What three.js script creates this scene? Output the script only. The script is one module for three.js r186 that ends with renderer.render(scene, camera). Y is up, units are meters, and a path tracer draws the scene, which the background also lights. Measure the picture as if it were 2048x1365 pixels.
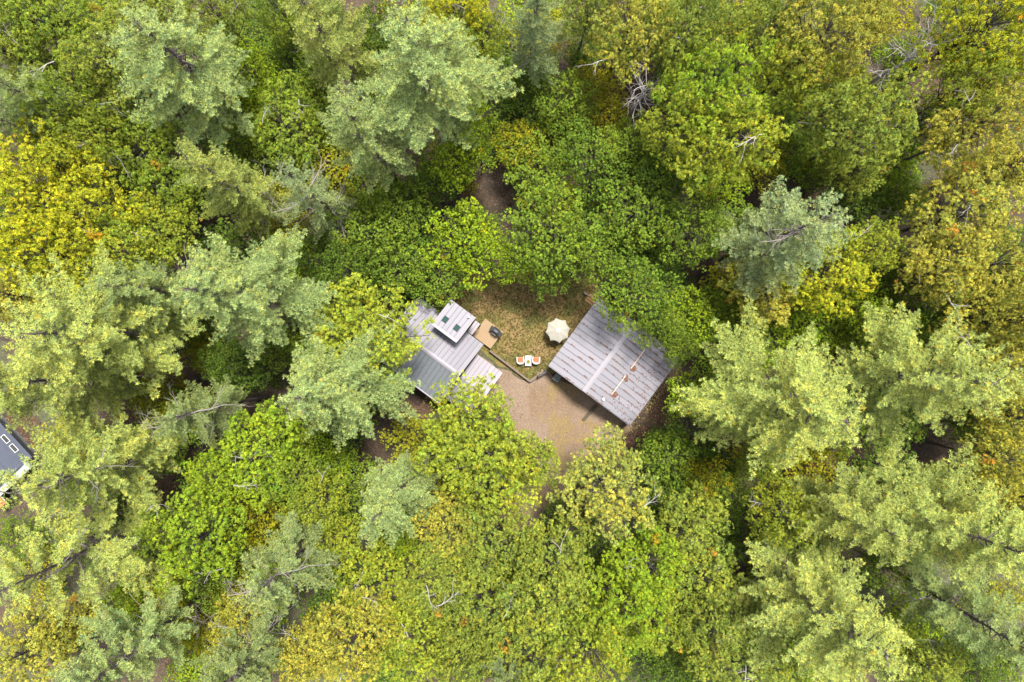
import * as THREE from 'three';
import { mergeGeometries } from 'three/addons/utils/BufferGeometryUtils.js';
import { RoundedBoxGeometry } from 'three/addons/geometries/RoundedBoxGeometry.js';

// ------------------------------------------------------------------ camera, sky, sun, exposure
const H = 68, S = 0.05;                                  // height of the drone, metres of ground per photo pixel
const scene = new THREE.Scene();
const camera = new THREE.PerspectiveCamera(2 * Math.atan(682.5 * S / H) * 180 / Math.PI, 1024 / 682, 1, 400);
camera.position.set(0, H, 0);
camera.up.set(0, 0, -1);
camera.lookAt(0, 0, 0);

const skyW = 256, skyH = 128, skyData = new Float32Array(skyW * skyH * 4);
for (let j = 0; j < skyH; j++) {
  const up = Math.max(0, Math.sin(((j + 0.5) / skyH - 0.5) * Math.PI));
  const L = 0.62 * (1 + 2 * up) / 3;
  for (let i = 0; i < skyW; i++) skyData.set([L * 0.97, L, L * 1.06, 1], (j * skyW + i) * 4);
}
const sky = new THREE.DataTexture(skyData, skyW, skyH, THREE.RGBAFormat, THREE.FloatType);
sky.mapping = THREE.EquirectangularReflectionMapping;
sky.magFilter = THREE.LinearFilter;
sky.needsUpdate = true;
scene.background = sky;
scene.environment = sky;

const sun = new THREE.DirectionalLight(new THREE.Color(1, 0.95, 0.87), 3.1);
sun.position.set(14, 90, -30);
sun.castShadow = true;
sun.shadow.radius = 20;
sun.shadow.mapSize.set(4096, 4096);
Object.assign(sun.shadow.camera, { left: -70, right: 70, top: 60, bottom: -60, near: 10, far: 200 });
scene.add(sun, sun.target);

const renderer = new THREE.WebGLRenderer({ antialias: true });
renderer.setSize(1024, 682);
renderer.toneMapping = THREE.LinearToneMapping;
renderer.toneMappingExposure = 4.5;
renderer.shadowMap.enabled = true;
renderer.shadowMap.type = THREE.PCFSoftShadowMap;

// ------------------------------------------------------------------ helpers
function mulberry(a) { return () => { a |= 0; a = a + 0x6D2B79F5 | 0; let t = Math.imul(a ^ a >>> 15, 1 | a); t = t + Math.imul(t ^ t >>> 7, 61 | t) ^ t; return ((t ^ t >>> 14) >>> 0) / 4294967296; }; }
const rnd = mulberry(77);
const rr = (a, b, f = rnd) => a + (b - a) * f();
const hash3 = (x, y, z) => { let h = Math.imul(x, 374761393) ^ Math.imul(y, 668265263) ^ Math.imul(z, 2147483647 - 1013); h = Math.imul(h ^ h >>> 13, 1274126177); return ((h ^ h >>> 16) >>> 0) / 4294967296; };
function noise3(x, y, z) {
  const X = Math.floor(x), Y = Math.floor(y), Z = Math.floor(z), f = (t) => t * t * (3 - 2 * t), u = f(x - X), v = f(y - Y), w = f(z - Z), l = (a, b, t) => a + (b - a) * t;
  const c = (i, j, k) => hash3(X + i, Y + j, Z + k);
  return l(l(l(c(0, 0, 0), c(1, 0, 0), u), l(c(0, 1, 0), c(1, 1, 0), u), v), l(l(c(0, 0, 1), c(1, 0, 1), u), l(c(0, 1, 1), c(1, 1, 1), u), v), w);
}
const fbm = (x, y, z, n = 4) => { let s = 0, a = 0.5; for (let i = 0; i < n; i++, a *= 0.5, x *= 2.03, y *= 2.03, z *= 2.03) s += a * noise3(x, y, z); return s / (1 - Math.pow(0.5, n)); };
const clamp = THREE.MathUtils.clamp, lerp = THREE.MathUtils.lerp, smooth = THREE.MathUtils.smoothstep;
const TURN = -36.4 * Math.PI / 180, CU = Math.cos(TURN), SU = Math.sin(TURN);
// a photo pixel at a height above the ground, as a point of the place
const at = (px, py, h = 0) => { const f = S * (H - h) / H; return new THREE.Vector3((px - 1024) * f, h, (py - 682.5) * f); };
// the yard's own axes (both buildings stand square to them): u along the drive, w across it
const yard = (u, y, w) => new THREE.Vector3(u * CU + w * SU, y, -u * SU + w * CU);
const taken = new Map();
function numbered(n) { const k = taken.get(n) ?? 0; taken.set(n, k + 1); return k ? `${n}_${String(k).padStart(3, '0')}` : n; }
function finish(o) { o.castShadow = o.receiveShadow = true; return o; }
function mesh(name, geo, mat, parent) { const m = finish(new THREE.Mesh(Array.isArray(geo) ? join(geo) : geo, mat)); m.name = name; if (parent) parent.add(m); return m; }
function join(list) { return list.length === 1 ? list[0] : mergeGeometries(list.map((g) => { const k = g.index ? g.toNonIndexed() : g; for (const n of Object.keys(k.attributes)) if (!['position', 'normal', 'uv'].includes(n)) k.deleteAttribute(n); return k; })); }
function tag(o, label, category, group) { Object.assign(o.userData, { label, category }); if (group) o.userData.group = group; return o; }
function thing(name, label, category, group) { const g = new THREE.Group(); g.name = numbered(name); scene.add(g); return tag(g, label, category, group); }
function inYard(o, u, y, w, turn = 0) { o.position.copy(yard(u, y, w)); o.rotation.y = TURN + turn; return o; }
function structure(name, geo, mat) { const m = mesh(numbered(name), geo, mat, scene); m.userData.kind = 'structure'; return m; }
const box = (w, h, d, x = 0, y = 0, z = 0, r = 0) => { const g = r ? new RoundedBoxGeometry(w, h, d, 2, r) : new THREE.BoxGeometry(w, h, d); return g.translate(x, y, z); };
const cyl = (a, b, h, x = 0, y = 0, z = 0, n = 12) => new THREE.CylinderGeometry(a, b, h, n).translate(x, y, z);
const std = (rgb, roughness = 0.8, more = {}) => new THREE.MeshStandardMaterial({ color: new THREE.Color().setRGB(...rgb), roughness, ...more });
function bar(a, b, r0, r1 = r0, n = 6) {                 // a tapered round bar between two points
  const d = new THREE.Vector3().subVectors(b, a), L = d.length();
  const g = new THREE.CylinderGeometry(r1, r0, L, n);
  g.translate(0, L / 2, 0).applyQuaternion(new THREE.Quaternion().setFromUnitVectors(new THREE.Vector3(0, 1, 0), d.normalize())).translate(a.x, a.y, a.z);
  return g;
}
function texture(size, f, srgb = false) {
  const d = new Uint8Array(size * size * 4);
  for (let j = 0; j < size; j++) for (let i = 0; i < size; i++) { const c = f(i / size, j / size, i, j); for (let k = 0; k < 3; k++) d[(j * size + i) * 4 + k] = clamp(Math.pow(Math.max(0, c[k]), srgb ? 1 / 2.2 : 1) * 255, 0, 255); d[(j * size + i) * 4 + 3] = 255; }
  const t = new THREE.DataTexture(d, size, size);
  t.wrapS = t.wrapT = THREE.RepeatWrapping; t.magFilter = THREE.LinearFilter; t.minFilter = THREE.LinearMipmapLinearFilter; t.generateMipmaps = true;
  if (srgb) t.colorSpace = THREE.SRGBColorSpace;
  t.needsUpdate = true;
  return t;
}
const mix3 = (a, b, t) => [lerp(a[0], b[0], t), lerp(a[1], b[1], t), lerp(a[2], b[2], t)];

// ------------------------------------------------------------------ ground, lawn, drive
const litterTex = texture(1024, (u, v, i, j) => {        // 80 m a side: fallen leaves over dark soil
  const x = u * 80, y = v * 80, big = fbm(x * 0.13, y * 0.13, 1), mid = fbm(x * 0.9, y * 0.9, 5), fine = hash3(i >> 1, j >> 1, 3), f2 = hash3(i, j, 9);
  let c = mix3([0.017, 0.011, 0.006], [0.036, 0.022, 0.011], smooth(mid, 0.3, 0.7));
  c = mix3(c, [0.035, 0.04, 0.014], smooth(big, 0.47, 0.62) * 0.85);
  const k = 0.65 + 0.5 * fine + 0.25 * f2;
  c = c.map((a) => a * k);
  if (hash3(i, j, 21) > 0.95) c = mix3(c, [0.15, 0.09, 0.055], 0.7);
  return c;
}, true);
const litterBump = texture(512, (u, v, i, j) => { const k = 0.5 * hash3(i, j, 2) + 0.5 * fbm(u * 90, v * 90, 3); return [k, k, k]; });
const groundGeo = new THREE.PlaneGeometry(320, 320).rotateX(-Math.PI / 2);
{ const uv = groundGeo.attributes.uv; for (let i = 0; i < uv.count; i++) uv.setXY(i, uv.getX(i) * 4, uv.getY(i) * 4); }
litterBump.repeat.set(4, 4);
structure('ground', groundGeo, new THREE.MeshStandardMaterial({ map: litterTex, roughness: 1, bumpMap: litterBump, bumpScale: 0.05 }));

function sheet(name, pixels, y, mat, wobble = 0.35) {    // a ground sheet with an uneven rim; uv in metres
  const pts = [], src = pixels.map(([x, z]) => at(x, z, 0));
  const curve = new THREE.CatmullRomCurve3(src, true, 'catmullrom', 0.25), n = 260;
  for (let i = 0; i < n; i++) { const p = curve.getPointAt(i / n), a = fbm(p.x * 0.9, p.z * 0.9, 7) - 0.5, b = fbm(p.x * 0.9, p.z * 0.9, 17) - 0.5; pts.push(new THREE.Vector2(p.x + a * wobble * 2.5, -(p.z + b * wobble * 2.5))); }
  const g = new THREE.ShapeGeometry(new THREE.Shape(pts));
  g.rotateX(-Math.PI / 2).translate(0, y, 0);
  const uv = g.attributes.uv, p = g.attributes.position;
  for (let i = 0; i < p.count; i++) uv.setXY(i, (p.getX(i) + 20) / 40, (p.getZ(i) + 20) / 40);
  return structure(name, g, mat);
}
const lawnTex = texture(1024, (u, v, i, j) => {
  const x = u * 40, y = v * 40, big = fbm(x * 0.33, y * 0.33, 4), mid = fbm(x * 1.7, y * 1.7, 8), fine = fbm(x * 9, y * 9, 3, 2), f = hash3(i, j, 5), f2 = hash3(i >> 1, j >> 1, 6);
  let c = mix3([0.086, 0.064, 0.012], [0.114, 0.074, 0.024], smooth(big + (mid - 0.5) * 0.5, 0.4, 0.62));
  c = mix3(c, [0.06, 0.058, 0.009], smooth(fbm(x * 0.5, y * 0.5, 41) + (mid - 0.5) * 0.6, 0.48, 0.66));
  const k = 0.5 + 0.5 * fine + 0.35 * f + 0.25 * f2;
  c = c.map((a) => a * k);
  if (hash3(i >> 1, j >> 1, 31) > 0.985) c = mix3(c, [0.22, 0.16, 0.06], 0.8);
  return c;
}, true);
const lawnBump = texture(512, (u, v, i, j) => { const k = 0.6 * hash3(i, j, 12) + 0.4 * fbm(u * 120, v * 120, 3); return [k, k, k]; });
sheet('lawn', [[900, 560], [960, 548], [1080, 545], [1190, 560], [1215, 610], [1170, 680], [1112, 742], [1055, 762], [990, 722], [935, 682], [895, 630]], 0.006,
  new THREE.MeshStandardMaterial({ map: lawnTex, roughness: 1, bumpMap: lawnBump, bumpScale: 0.06 }));
const gravelTex = texture(1024, (u, v, i, j) => {
  const x = u * 40, y = v * 40, big = fbm(x * 0.35, y * 0.35, 14), mid = fbm(x * 2, y * 2, 18), f = hash3(i, j, 15), f2 = hash3(i >> 1, j >> 1, 16);
  let c = mix3([0.108, 0.071, 0.043], [0.126, 0.088, 0.061], smooth(big, 0.35, 0.65));
  c = mix3(c, [0.115, 0.08, 0.028], smooth(fbm(x * 0.45, y * 0.45, 61) + (mid - 0.5) * 0.7, 0.52, 0.72) * 0.8);
  const k = 0.5 + 0.55 * f + 0.35 * f2 + 0.15 * mid;
  return c.map((a) => a * k);
}, true);
sheet('gravel_drive', [[918, 690], [985, 728], [1050, 764], [1095, 742], [1190, 800], [1262, 850], [1238, 876], [1180, 915], [1140, 985], [1105, 1040], [1040, 1075], [960, 1060], [1000, 990], [1020, 900], [985, 830], [940, 770]], 0.012,
  new THREE.MeshStandardMaterial({ map: gravelTex, roughness: 1, bumpMap: lawnBump, bumpScale: 0.03 }));
sheet('dirt_path', [[1330, 15], [1362, 60], [1375, 150], [1398, 200], [1385, 260], [1360, 220], [1340, 140], [1322, 70]].map(([x, y]) => [x * 0.3 + 0, y + 760]), 0.004,
  std([0.2, 0.115, 0.08], 1, { map: litterTex }), 0.2);

// ------------------------------------------------------------------ building materials
const metal = (c) => new THREE.MeshPhysicalMaterial({ color: new THREE.Color().setRGB(...c), roughness: 0.75, specularIntensity: 0.35 });
const roofTones = [[0.144, 0.139, 0.158], [0.136, 0.132, 0.149], [0.152, 0.146, 0.165]].map(metal);
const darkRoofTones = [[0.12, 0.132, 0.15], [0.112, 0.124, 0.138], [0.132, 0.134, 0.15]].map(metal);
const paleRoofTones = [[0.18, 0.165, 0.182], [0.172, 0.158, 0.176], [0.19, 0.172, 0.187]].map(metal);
const underlay = std([0.075, 0.07, 0.08], 0.9), ridgeMetal = metal([0.19, 0.18, 0.2]);
const siding = std([0.09, 0.07, 0.055], 0.85), darkWood = std([0.05, 0.038, 0.03], 0.9), white = std([0.34, 0.335, 0.325], 0.7), black = std([0.006, 0.007, 0.009], 0.8);
const skylightGlass = new THREE.MeshPhysicalMaterial({ color: new THREE.Color().setRGB(0.01, 0.035, 0.03), roughness: 0.5, specularIntensity: 0.06 });
const woodTex = texture(512, (u, v) => { const k = 0.72 + 0.4 * fbm(u * 4, v * 60, 2) + 0.15 * fbm(u * 40, v * 40, 6); return [k, k, k]; });
const deckWood = std([0.185, 0.125, 0.07], 0.85, { map: woodTex }), stepWood = std([0.22, 0.12, 0.05], 0.85, { map: woodTex });

// one slope of standing-seam roofing: panels from the low edge (a0..a1 along the eave) up to the ridge
function slope(roof, eaveA, eaveB, ridgeA, ridgeB, pitch, tones, rand) {
  const e = new THREE.Vector3().subVectors(eaveB, eaveA), L = e.length(), n = Math.round(L / pitch), r = new THREE.Vector3().subVectors(ridgeA, eaveA), R = r.length();
  const X = e.clone().normalize(), Z = r.clone().normalize(), Y = new THREE.Vector3().crossVectors(Z, X);
  if (Y.y < 0) Y.negate();
  const M = new THREE.Matrix4().makeBasis(X, Y, Z).setPosition(eaveA);
  if (M.determinant() < 0) M.makeBasis(X.clone().negate(), Y, Z).setPosition(eaveB);
  const w = L / n;
  const deck = mesh('roof_deck', box(L - 0.04, 0.1, R - 0.06, L / 2, -0.075, R / 2), underlay, roof); deck.applyMatrix4(M);
  const pan = join([box(w - 0.04, 0.03, R, 0, 0, R / 2), box(0.03, 0.075, R - 0.01, w / 2 - 0.028, 0.03, R / 2 - 0.004)]);
  for (let i = 0; i < n; i++) { const m = mesh('panel', pan, tones[Math.floor(rand() * tones.length)], roof); m.position.set((i + 0.5) * w, rr(-0.004, 0.004, rand), 0); m.updateMatrix(); m.applyMatrix4(M); }
}
function ridgeCap(roof, a, b, width, name = 'ridge_cap') {
  const d = new THREE.Vector3().subVectors(b, a), L = d.length();
  const sh = new THREE.Shape([[-width, -0.09], [0, 0.03], [width, -0.09], [width, -0.06], [0, 0.07], [-width, -0.06]].map(([x, y]) => new THREE.Vector2(x, y)));
  const m = mesh(name, new THREE.ExtrudeGeometry(sh, { depth: L, bevelEnabled: false }), ridgeMetal, roof);
  m.quaternion.setFromUnitVectors(new THREE.Vector3(0, 0, 1), d.normalize()); m.position.copy(a); m.position.y += 0.075;
}
const V = (x, y, z) => new THREE.Vector3(x, y, z);
function prismWall(parent, name, poly, axis, thick, off, mat) {   // an upright wall from a (horizontal, height) outline
  const sh = new THREE.Shape(poly.map(([a, b]) => new THREE.Vector2(a, b)));
  const g = new THREE.ExtrudeGeometry(sh, { depth: thick, bevelEnabled: false });
  if (axis === 'u') g.translate(0, 0, off); else g.rotateY(-Math.PI / 2).translate(off, 0, 0);
  return mesh(name, g, mat, parent);
}

// ------------------------------------------------------------------ garage
{
  const rand = mulberry(5), g = inYard(thing('garage', 'grey standing-seam metal roofed garage with brown leaf litter on its seams', 'garage'), 0, 0, 0);
  const roof = new THREE.Group(); roof.name = 'roof'; g.add(roof);
  const wN = -8.2, wS = -0.2;
  slope(roof, V(4.2, 2.9, wN), V(4.2, 2.9, wS), V(8.12, 4.66, wN), V(8.12, 4.66, wS), 0.57, roofTones, rand);
  slope(roof, V(14.0, 2.5, wN), V(14.0, 2.5, wS), V(8.28, 4.66, wN), V(8.28, 4.66, wS), 0.57, roofTones, rand);
  ridgeCap(roof, V(8.2, 4.68, wN - 0.02), V(8.2, 4.68, wS + 0.02), 0.22);
  for (const w of [wN - 0.03, wS + 0.03]) { mesh('rake_trim', bar(V(4.2, 2.82, w), V(8.2, 4.6, w), 0.035), ridgeMetal, roof); mesh('rake_trim', bar(V(14, 2.42, w), V(8.2, 4.6, w), 0.035), ridgeMetal, roof); }
  const prof = (u0, u1) => [[u0, 0], [u1, 0], [u1, 2.4 + (14 - u1) * 0.35], [8.2, 4.45], [u0, 2.72 + (u0 - 4.2) * 0.42]];
  prismWall(g, 'wall', prof(4.7, 13.4), 'u', 0.15, -0.75, siding);
  prismWall(g, 'wall', prof(4.7, 13.4), 'u', 0.15, -7.8, siding);
  mesh('wall', box(0.15, 2.75, 6.9, 4.78, 1.375, -4.2), siding, g);
  mesh('wall', box(0.15, 2.35, 6.9, 13.32, 1.175, -4.2), siding, g);
  for (const u of [6.7, 10.4]) { const d = mesh('garage_door', box(2.7, 2.2, 0.08, u, 1.1, -0.55), std([0.35, 0.33, 0.3], 0.6), g); for (const y of [0.55, 1.1, 1.65]) mesh('panel', box(2.5, 0.42, 0.04, u, y, -0.5), std([0.38, 0.36, 0.33], 0.6), d); }
  // roof pieces that move with it
  const p1 = mesh('vent_pipe', [cyl(0.09, 0.09, 0.5, 10.15, 4.05, -0.7), cyl(0.14, 0.14, 0.04, 10.15, 4.3, -0.7)], white, g);
  mesh('vent_hood', [box(0.32, 0.22, 0.32, 9.45, 4.4, -7.43, 0.05), cyl(0.07, 0.07, 0.3, 9.45, 4.2, -7.43)], white, g);
  // rails laid across the seams, with leaves piled behind them
  const litterMat = std([0.095, 0.043, 0.024], 1, { flatShading: true });
  const roofY = (u) => u > 8.2 ? 2.5 + (14 - u) * (2.16 / 5.72) : 2.9 + (u - 4.2) * (1.76 / 3.92);
  for (const [w0, w1, lab] of [[-6.84, -4.55, 'pale wooden rail on the garage roof, reaching towards the overhanging tree'], [-3.73, -1.5, 'pale wooden rail on the garage roof beside two piles of leaves']]) {
    const t = inYard(thing('roof_rail', lab, 'rail', 'rails on the garage roof'), 0, 0, 0), y = roofY(10.55) + 0.15;
    mesh('rail', box(0.07, 0.07, w1 - w0, 10.55, y + 0.02, (w0 + w1) / 2, 0.015), std([0.34, 0.28, 0.225], 0.8), t);
    for (const w of [w0 + 0.15, (w0 + w1) / 2, w1 - 0.15]) mesh('bracket', box(0.16, 0.14, 0.06, 10.55, y - 0.07, w), ridgeMetal, t);
  }
  function pile(u, w, r, k) {
    const geos = [];
    for (let i = 0; i < 60; i++) { const a = rand() * 6.28, d = Math.sqrt(rand()) * r, x = Math.cos(a) * d, z = Math.sin(a) * d * k, s = rr(0.07, 0.14, rand), q = new THREE.BoxGeometry(s, 0.012, s * rr(0.5, 1, rand)); q.rotateX(rr(-0.5, 0.5, rand)).rotateY(rand() * 3).rotateZ(rr(-0.5, 0.5, rand)).translate(u + x, roofY(u + x) + 0.05 + 0.1 * (1 - d / r) * rand(), w + z); geos.push(q); }
    return geos;
  }
  for (const [u, w, lab] of [[10.76, -4.7, 'brown heap of fallen leaves against the rail near the overhanging tree'], [10.72, -3.5, 'upper brown heap of leaves on the rail nearer the drive'], [10.82, -1.72, 'brown heap of leaves at the rail end nearest the drive']]) {
    const t = inYard(thing('leaf_pile', lab, 'leaf pile', 'leaf heaps on the garage roof'), 0, 0, 0);
    mesh('leaves', pile(u, w, 0.33, 0.9), litterMat, t).userData.kind = 'stuff';
  }
  // loose leaves caught along the seams
  const loose = [];
  for (let s = 0; s < 14; s++) { const w = wN + (s + 0.5) * 8 / 14 + 0.22; for (let i = 0; i < 170; i++) { const right = rand() < 0.72, u = right ? rr(8.4, 13.9, rand) : rr(4.4, 8, rand); if (fbm(u * 1.6, w * 3, s) < (right ? 0.52 : 0.63)) continue; const q = new THREE.BoxGeometry(rr(0.06, 0.14, rand), 0.01, rr(0.04, 0.08, rand)); q.rotateY(rr(-0.6, 0.6, rand)).rotateZ(right ? -0.36 : 0.42).translate(u, roofY(u) + 0.035 + 0.03 * rand(), w + rr(-0.04, 0.06, rand)); loose.push(q); } }
  for (let i = 0; i < 160; i++) { const u = rr(10.5, 13.9, rand), w = rr(-7.5, -0.4, rand); if (fbm(u * 0.8, w * 0.8, 77) < 0.5) continue; loose.push(new THREE.BoxGeometry(rr(0.05, 0.16, rand), 0.01, rr(0.05, 0.12, rand)).rotateY(rand() * 3).rotateZ(-0.36).translate(u, roofY(u) + 0.035, w)); }
  const fl = mesh(numbered('fallen_leaves'), loose, litterMat, scene); inYard(fl, 0, 0, 0); tag(fl, 'brown fallen leaves lying along the seams of the garage roof', 'leaves'); fl.userData.kind = 'stuff';
}

// ------------------------------------------------------------------ cabin
{
  const rand = mulberry(9), c = inYard(thing('cabin', 'grey metal roofed cabin with a raised skylit section and a low side wing', 'cabin'), 0, 0, 0);
  const group = (n) => { const g = new THREE.Group(); g.name = n; c.add(g); return g; };
  const main = group('roof');
  const uA = -9.6, uB = -1.95;
  slope(main, V(uA, 4, 1.86), V(uB, 4, 1.86), V(uA, 6.36, 5.26), V(uB, 6.36, 5.26), 0.45, roofTones, rand);
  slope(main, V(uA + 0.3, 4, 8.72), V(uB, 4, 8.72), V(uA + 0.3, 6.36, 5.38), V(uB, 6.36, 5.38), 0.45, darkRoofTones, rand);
  ridgeCap(main, V(uA, 6.36, 5.32), V(uB, 6.36, 5.32), 0.2);
  mesh('gutter', box(7.3, 0.1, 0.12, -5.6, 3.94, 8.8), ridgeMetal, main);
  for (const u of [-9.2, -2.35]) prismWall(c, 'wall', [[2.3, 0], [8.3, 0], [8.3, 4.1], [5.32, 6.15], [2.3, 4.1]], 'w', 0.15, u, siding);
  mesh('wall', box(6.8, 4.05, 0.15, -5.75, 2.03, 2.3), siding, c);
  mesh('wall', box(6.8, 4.05, 0.15, -5.75, 2.03, 8.2), siding, c);
  // the raised section
  const upper = group('upper_roof');
  slope(upper, V(-6.66, 6.25, 0.25), V(-3.96, 6.25, 0.25), V(-6.66, 6.95, 2.95), V(-3.96, 6.95, 2.95), 0.45, roofTones, rand);
  mesh('flashing', box(2.74, 0.05, 0.24, -5.31, 7.01, 2.98), metal([0.2, 0.195, 0.205]), upper);
  for (const u of [-6.68, -3.94]) mesh('flashing', bar(V(u, 6.24, 0.22), V(u, 6.96, 3.0), 0.045), metal([0.2, 0.195, 0.205]), upper);
  for (const u of [-5.99, -4.71]) {
    const sl = mesh('skylight', [box(0.5, 0.08, 0.06, 0, 0, 0.25), box(0.5, 0.08, 0.06, 0, 0, -0.25), box(0.06, 0.08, 0.44, 0.22, 0, 0), box(0.06, 0.08, 0.44, -0.22, 0, 0)], black, upper);
    sl.position.set(u, 6.25 + 0.7 * (2.0 - 0.25) / 2.7 + 0.09, 2.0); sl.rotation.x = -Math.atan2(0.7, 2.7);
    mesh('pane', box(0.39, 0.03, 0.45), skylightGlass, sl);
  }
  mesh('vent_pipe', [cyl(0.06, 0.06, 0.45, -4.45, 6.5, 0.55), cyl(0.1, 0.1, 0.04, -4.45, 6.73, 0.55)], white, upper);
  mesh('wall', box(2.4, 6.2, 0.15, -5.31, 3.1, 0.6), siding, c);
  for (const u of [-6.4, -4.22]) prismWall(c, 'wall', [[0.68, 0], [2.8, 0], [2.8, 6.85], [0.68, 6.25]], 'w', 0.14, u, siding);
  mesh('wall', box(2.04, 6.8, 0.14, -5.31, 3.4, 2.78), siding, c);
  // porch hood over the deck door
  const hood = group('porch_roof');
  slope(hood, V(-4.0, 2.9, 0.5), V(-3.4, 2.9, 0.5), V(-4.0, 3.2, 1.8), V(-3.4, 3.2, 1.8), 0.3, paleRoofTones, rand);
  for (const w of [0.6, 1.7]) mesh('post', box(0.1, 2.85, 0.1, -3.47, 1.43, w), darkWood, hood);
  // side wing
  const wing = group('wing_roof');
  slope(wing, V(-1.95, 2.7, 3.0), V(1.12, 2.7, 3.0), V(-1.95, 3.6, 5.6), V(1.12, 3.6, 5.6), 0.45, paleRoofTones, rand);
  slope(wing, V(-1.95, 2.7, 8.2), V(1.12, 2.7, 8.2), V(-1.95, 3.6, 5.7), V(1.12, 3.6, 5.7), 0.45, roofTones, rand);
  ridgeCap(wing, V(-1.9, 3.6, 5.65), V(1.12, 3.6, 5.65), 0.18);
  mesh('wall', box(3.0, 2.6, 0.14, -0.6, 1.3, 3.35), siding, c); mesh('wall', box(3.0, 2.6, 0.14, -0.6, 1.3, 7.85), siding, c);
  prismWall(c, 'wall', [[3.42, 0], [7.78, 0], [7.78, 2.75], [5.65, 3.45], [3.42, 2.75]], 'w', 0.14, 0.9, siding);
  // leaves blown onto the cabin roof
  const blown = [];
  for (let i = 0; i < 90; i++) { const u = rr(-9, -2.1, rand), w = rr(2, 8.6, rand), y = w < 5.32 ? 4 + (w - 1.86) * 0.69 : 4 + (8.72 - w) * 0.706; if (u > -6.9 && u < -3.8 && w < 3.2 || fbm(u * 0.7, w * 0.7, 50) < 0.47) continue; blown.push(new THREE.BoxGeometry(rr(0.05, 0.13, rand), 0.01, rr(0.05, 0.12, rand)).rotateX(w < 5.32 ? -0.6 : 0.6).rotateY(rr(-0.2, 0.2, rand)).translate(u, y + 0.045, w)); }
  const bl = mesh(numbered('fallen_leaves'), blown, std([0.13, 0.075, 0.03], 1), scene); inYard(bl, 0, 0, 0); tag(bl, 'few brown leaves blown onto the cabin roof', 'leaves'); bl.userData.kind = 'stuff';
  // deck
  const d = inYard(thing('deck', 'small tan wooden deck beside the cabin carrying a black grill', 'deck'), -2.35, 0, 0.83);
  const planks = []; for (let i = 0; i < 15; i++) planks.push(box(2.2, 0.035, 0.132, 0, 0.6, -0.98 + i * 0.14));
  mesh('plank', planks, deckWood, d).userData.kind = 'stuff';
  for (const x of [-1.02, 1.02]) for (const z of [-0.95, 0.95]) mesh('post', box(0.1, 0.56, 0.1, x, 0.29, z), darkWood, d);
  for (const z of [-1.0, 1.0]) mesh('joist', box(2.16, 0.16, 0.05, 0, 0.49, z), darkWood, d);
  for (const x of [-1.07, 1.07]) mesh('joist', box(0.05, 0.16, 1.95, x, 0.49, 0), darkWood, d);
  // grill on the deck
  const gr = inYard(thing('barbecue_grill', 'black barbecue grill with side shelves standing on the wooden deck', 'grill'), -1.84, 0.62, 0.16, 0.0); gr.scale.setScalar(1.15);
  mesh('cart', box(0.55, 0.6, 0.45, 0, 0.42, 0, 0.02), black, gr);
  mesh('lid', new THREE.CylinderGeometry(0.28, 0.28, 0.62, 14, 1, false, 0, Math.PI).rotateZ(Math.PI / 2).rotateX(-Math.PI / 2 + Math.PI / 2).translate(0, 0.76, 0), black, gr);
  const lidTop = mesh('thermometer_panel', box(0.34, 0.012, 0.16, 0, 1.045, 0), std([0.02, 0.024, 0.03], 0.6), gr);
  for (const s of [-1, 1]) mesh('side_shelf', box(0.27, 0.04, 0.42, s * 0.43, 0.72, 0, 0.015), black, gr);
  mesh('handle', bar(V(-0.22, 0.82, 0.33), V(0.22, 0.82, 0.33), 0.015), std([0.15, 0.15, 0.16], 0.4), gr);
  for (const s of [-1, 1]) mesh('wheel', cyl(0.1, 0.1, 0.05).rotateZ(Math.PI / 2).translate(s * 0.27, 0.1, -0.18), black, gr);
  for (const s of [-1, 1]) mesh('leg', box(0.05, 0.14, 0.05, s * 0.24, 0.07, 0.18), black, gr);
  // patio behind the cabin
  const pt = structure('patio', box(2.6, 0.12, 2.1), std([0.12, 0.08, 0.06], 0.95, { map: gravelTex }));
  inYard(pt, -4.9, 0.06, 9.75);
}

// ------------------------------------------------------------------ yard fence, gate, bin, logs, steps
function fence(pts, label, name, height, mat, postGap = 1.5) {
  const t = thing(name, label, 'fence');
  for (let k = 0; k + 1 < pts.length; k++) {
    const a = pts[k], b = pts[k + 1], d = new THREE.Vector3().subVectors(b, a), L = d.length(), n = Math.max(1, Math.round(L / postGap)), ang = -Math.atan2(d.z, d.x);
    for (let i = k ? 1 : 0; i <= n; i++) { const p = a.clone().addScaledVector(d, i / n), m = mesh('post', box(0.12, height + 0.06, 0.12, 0, (height + 0.06) / 2, 0), mat, t); m.position.copy(p); m.rotation.y = ang; }
    for (let r = 0; r < 3; r++) { const m = mesh('rail', box(L, 0.12, 0.05, 0, height * (0.28 + 0.33 * r), 0), mat, t); m.position.lerpVectors(a, b, 0.5); m.rotation.y = ang; m.position.addScaledVector(V(Math.sin(ang), 0, Math.cos(ang)), 0.09); }
    const cap = mesh('cap_rail', box(L, 0.04, 0.17, 0, height + 0.085, 0), mat, t); cap.position.lerpVectors(a, b, 0.5); cap.rotation.y = ang;
  }
  return t;
}
const fenceWood = std([0.1, 0.072, 0.058], 0.9, { map: woodTex });
fence([yard(-1.15, 0, 2.08), yard(3.82, 0, 2.17), yard(4.05, 0, 1.55)], 'weathered brown timber fence between the lawn and the gravel drive', 'timber_fence', 0.45, fenceWood);
fence([yard(4.16, 0, 1.25), yard(4.62, 0, 0.1)], 'short dark gate leaf between fence and garage corner', 'yard_gate', 1.1, std([0.02, 0.018, 0.017], 0.7), 1.3).userData.category = 'gate';
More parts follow.
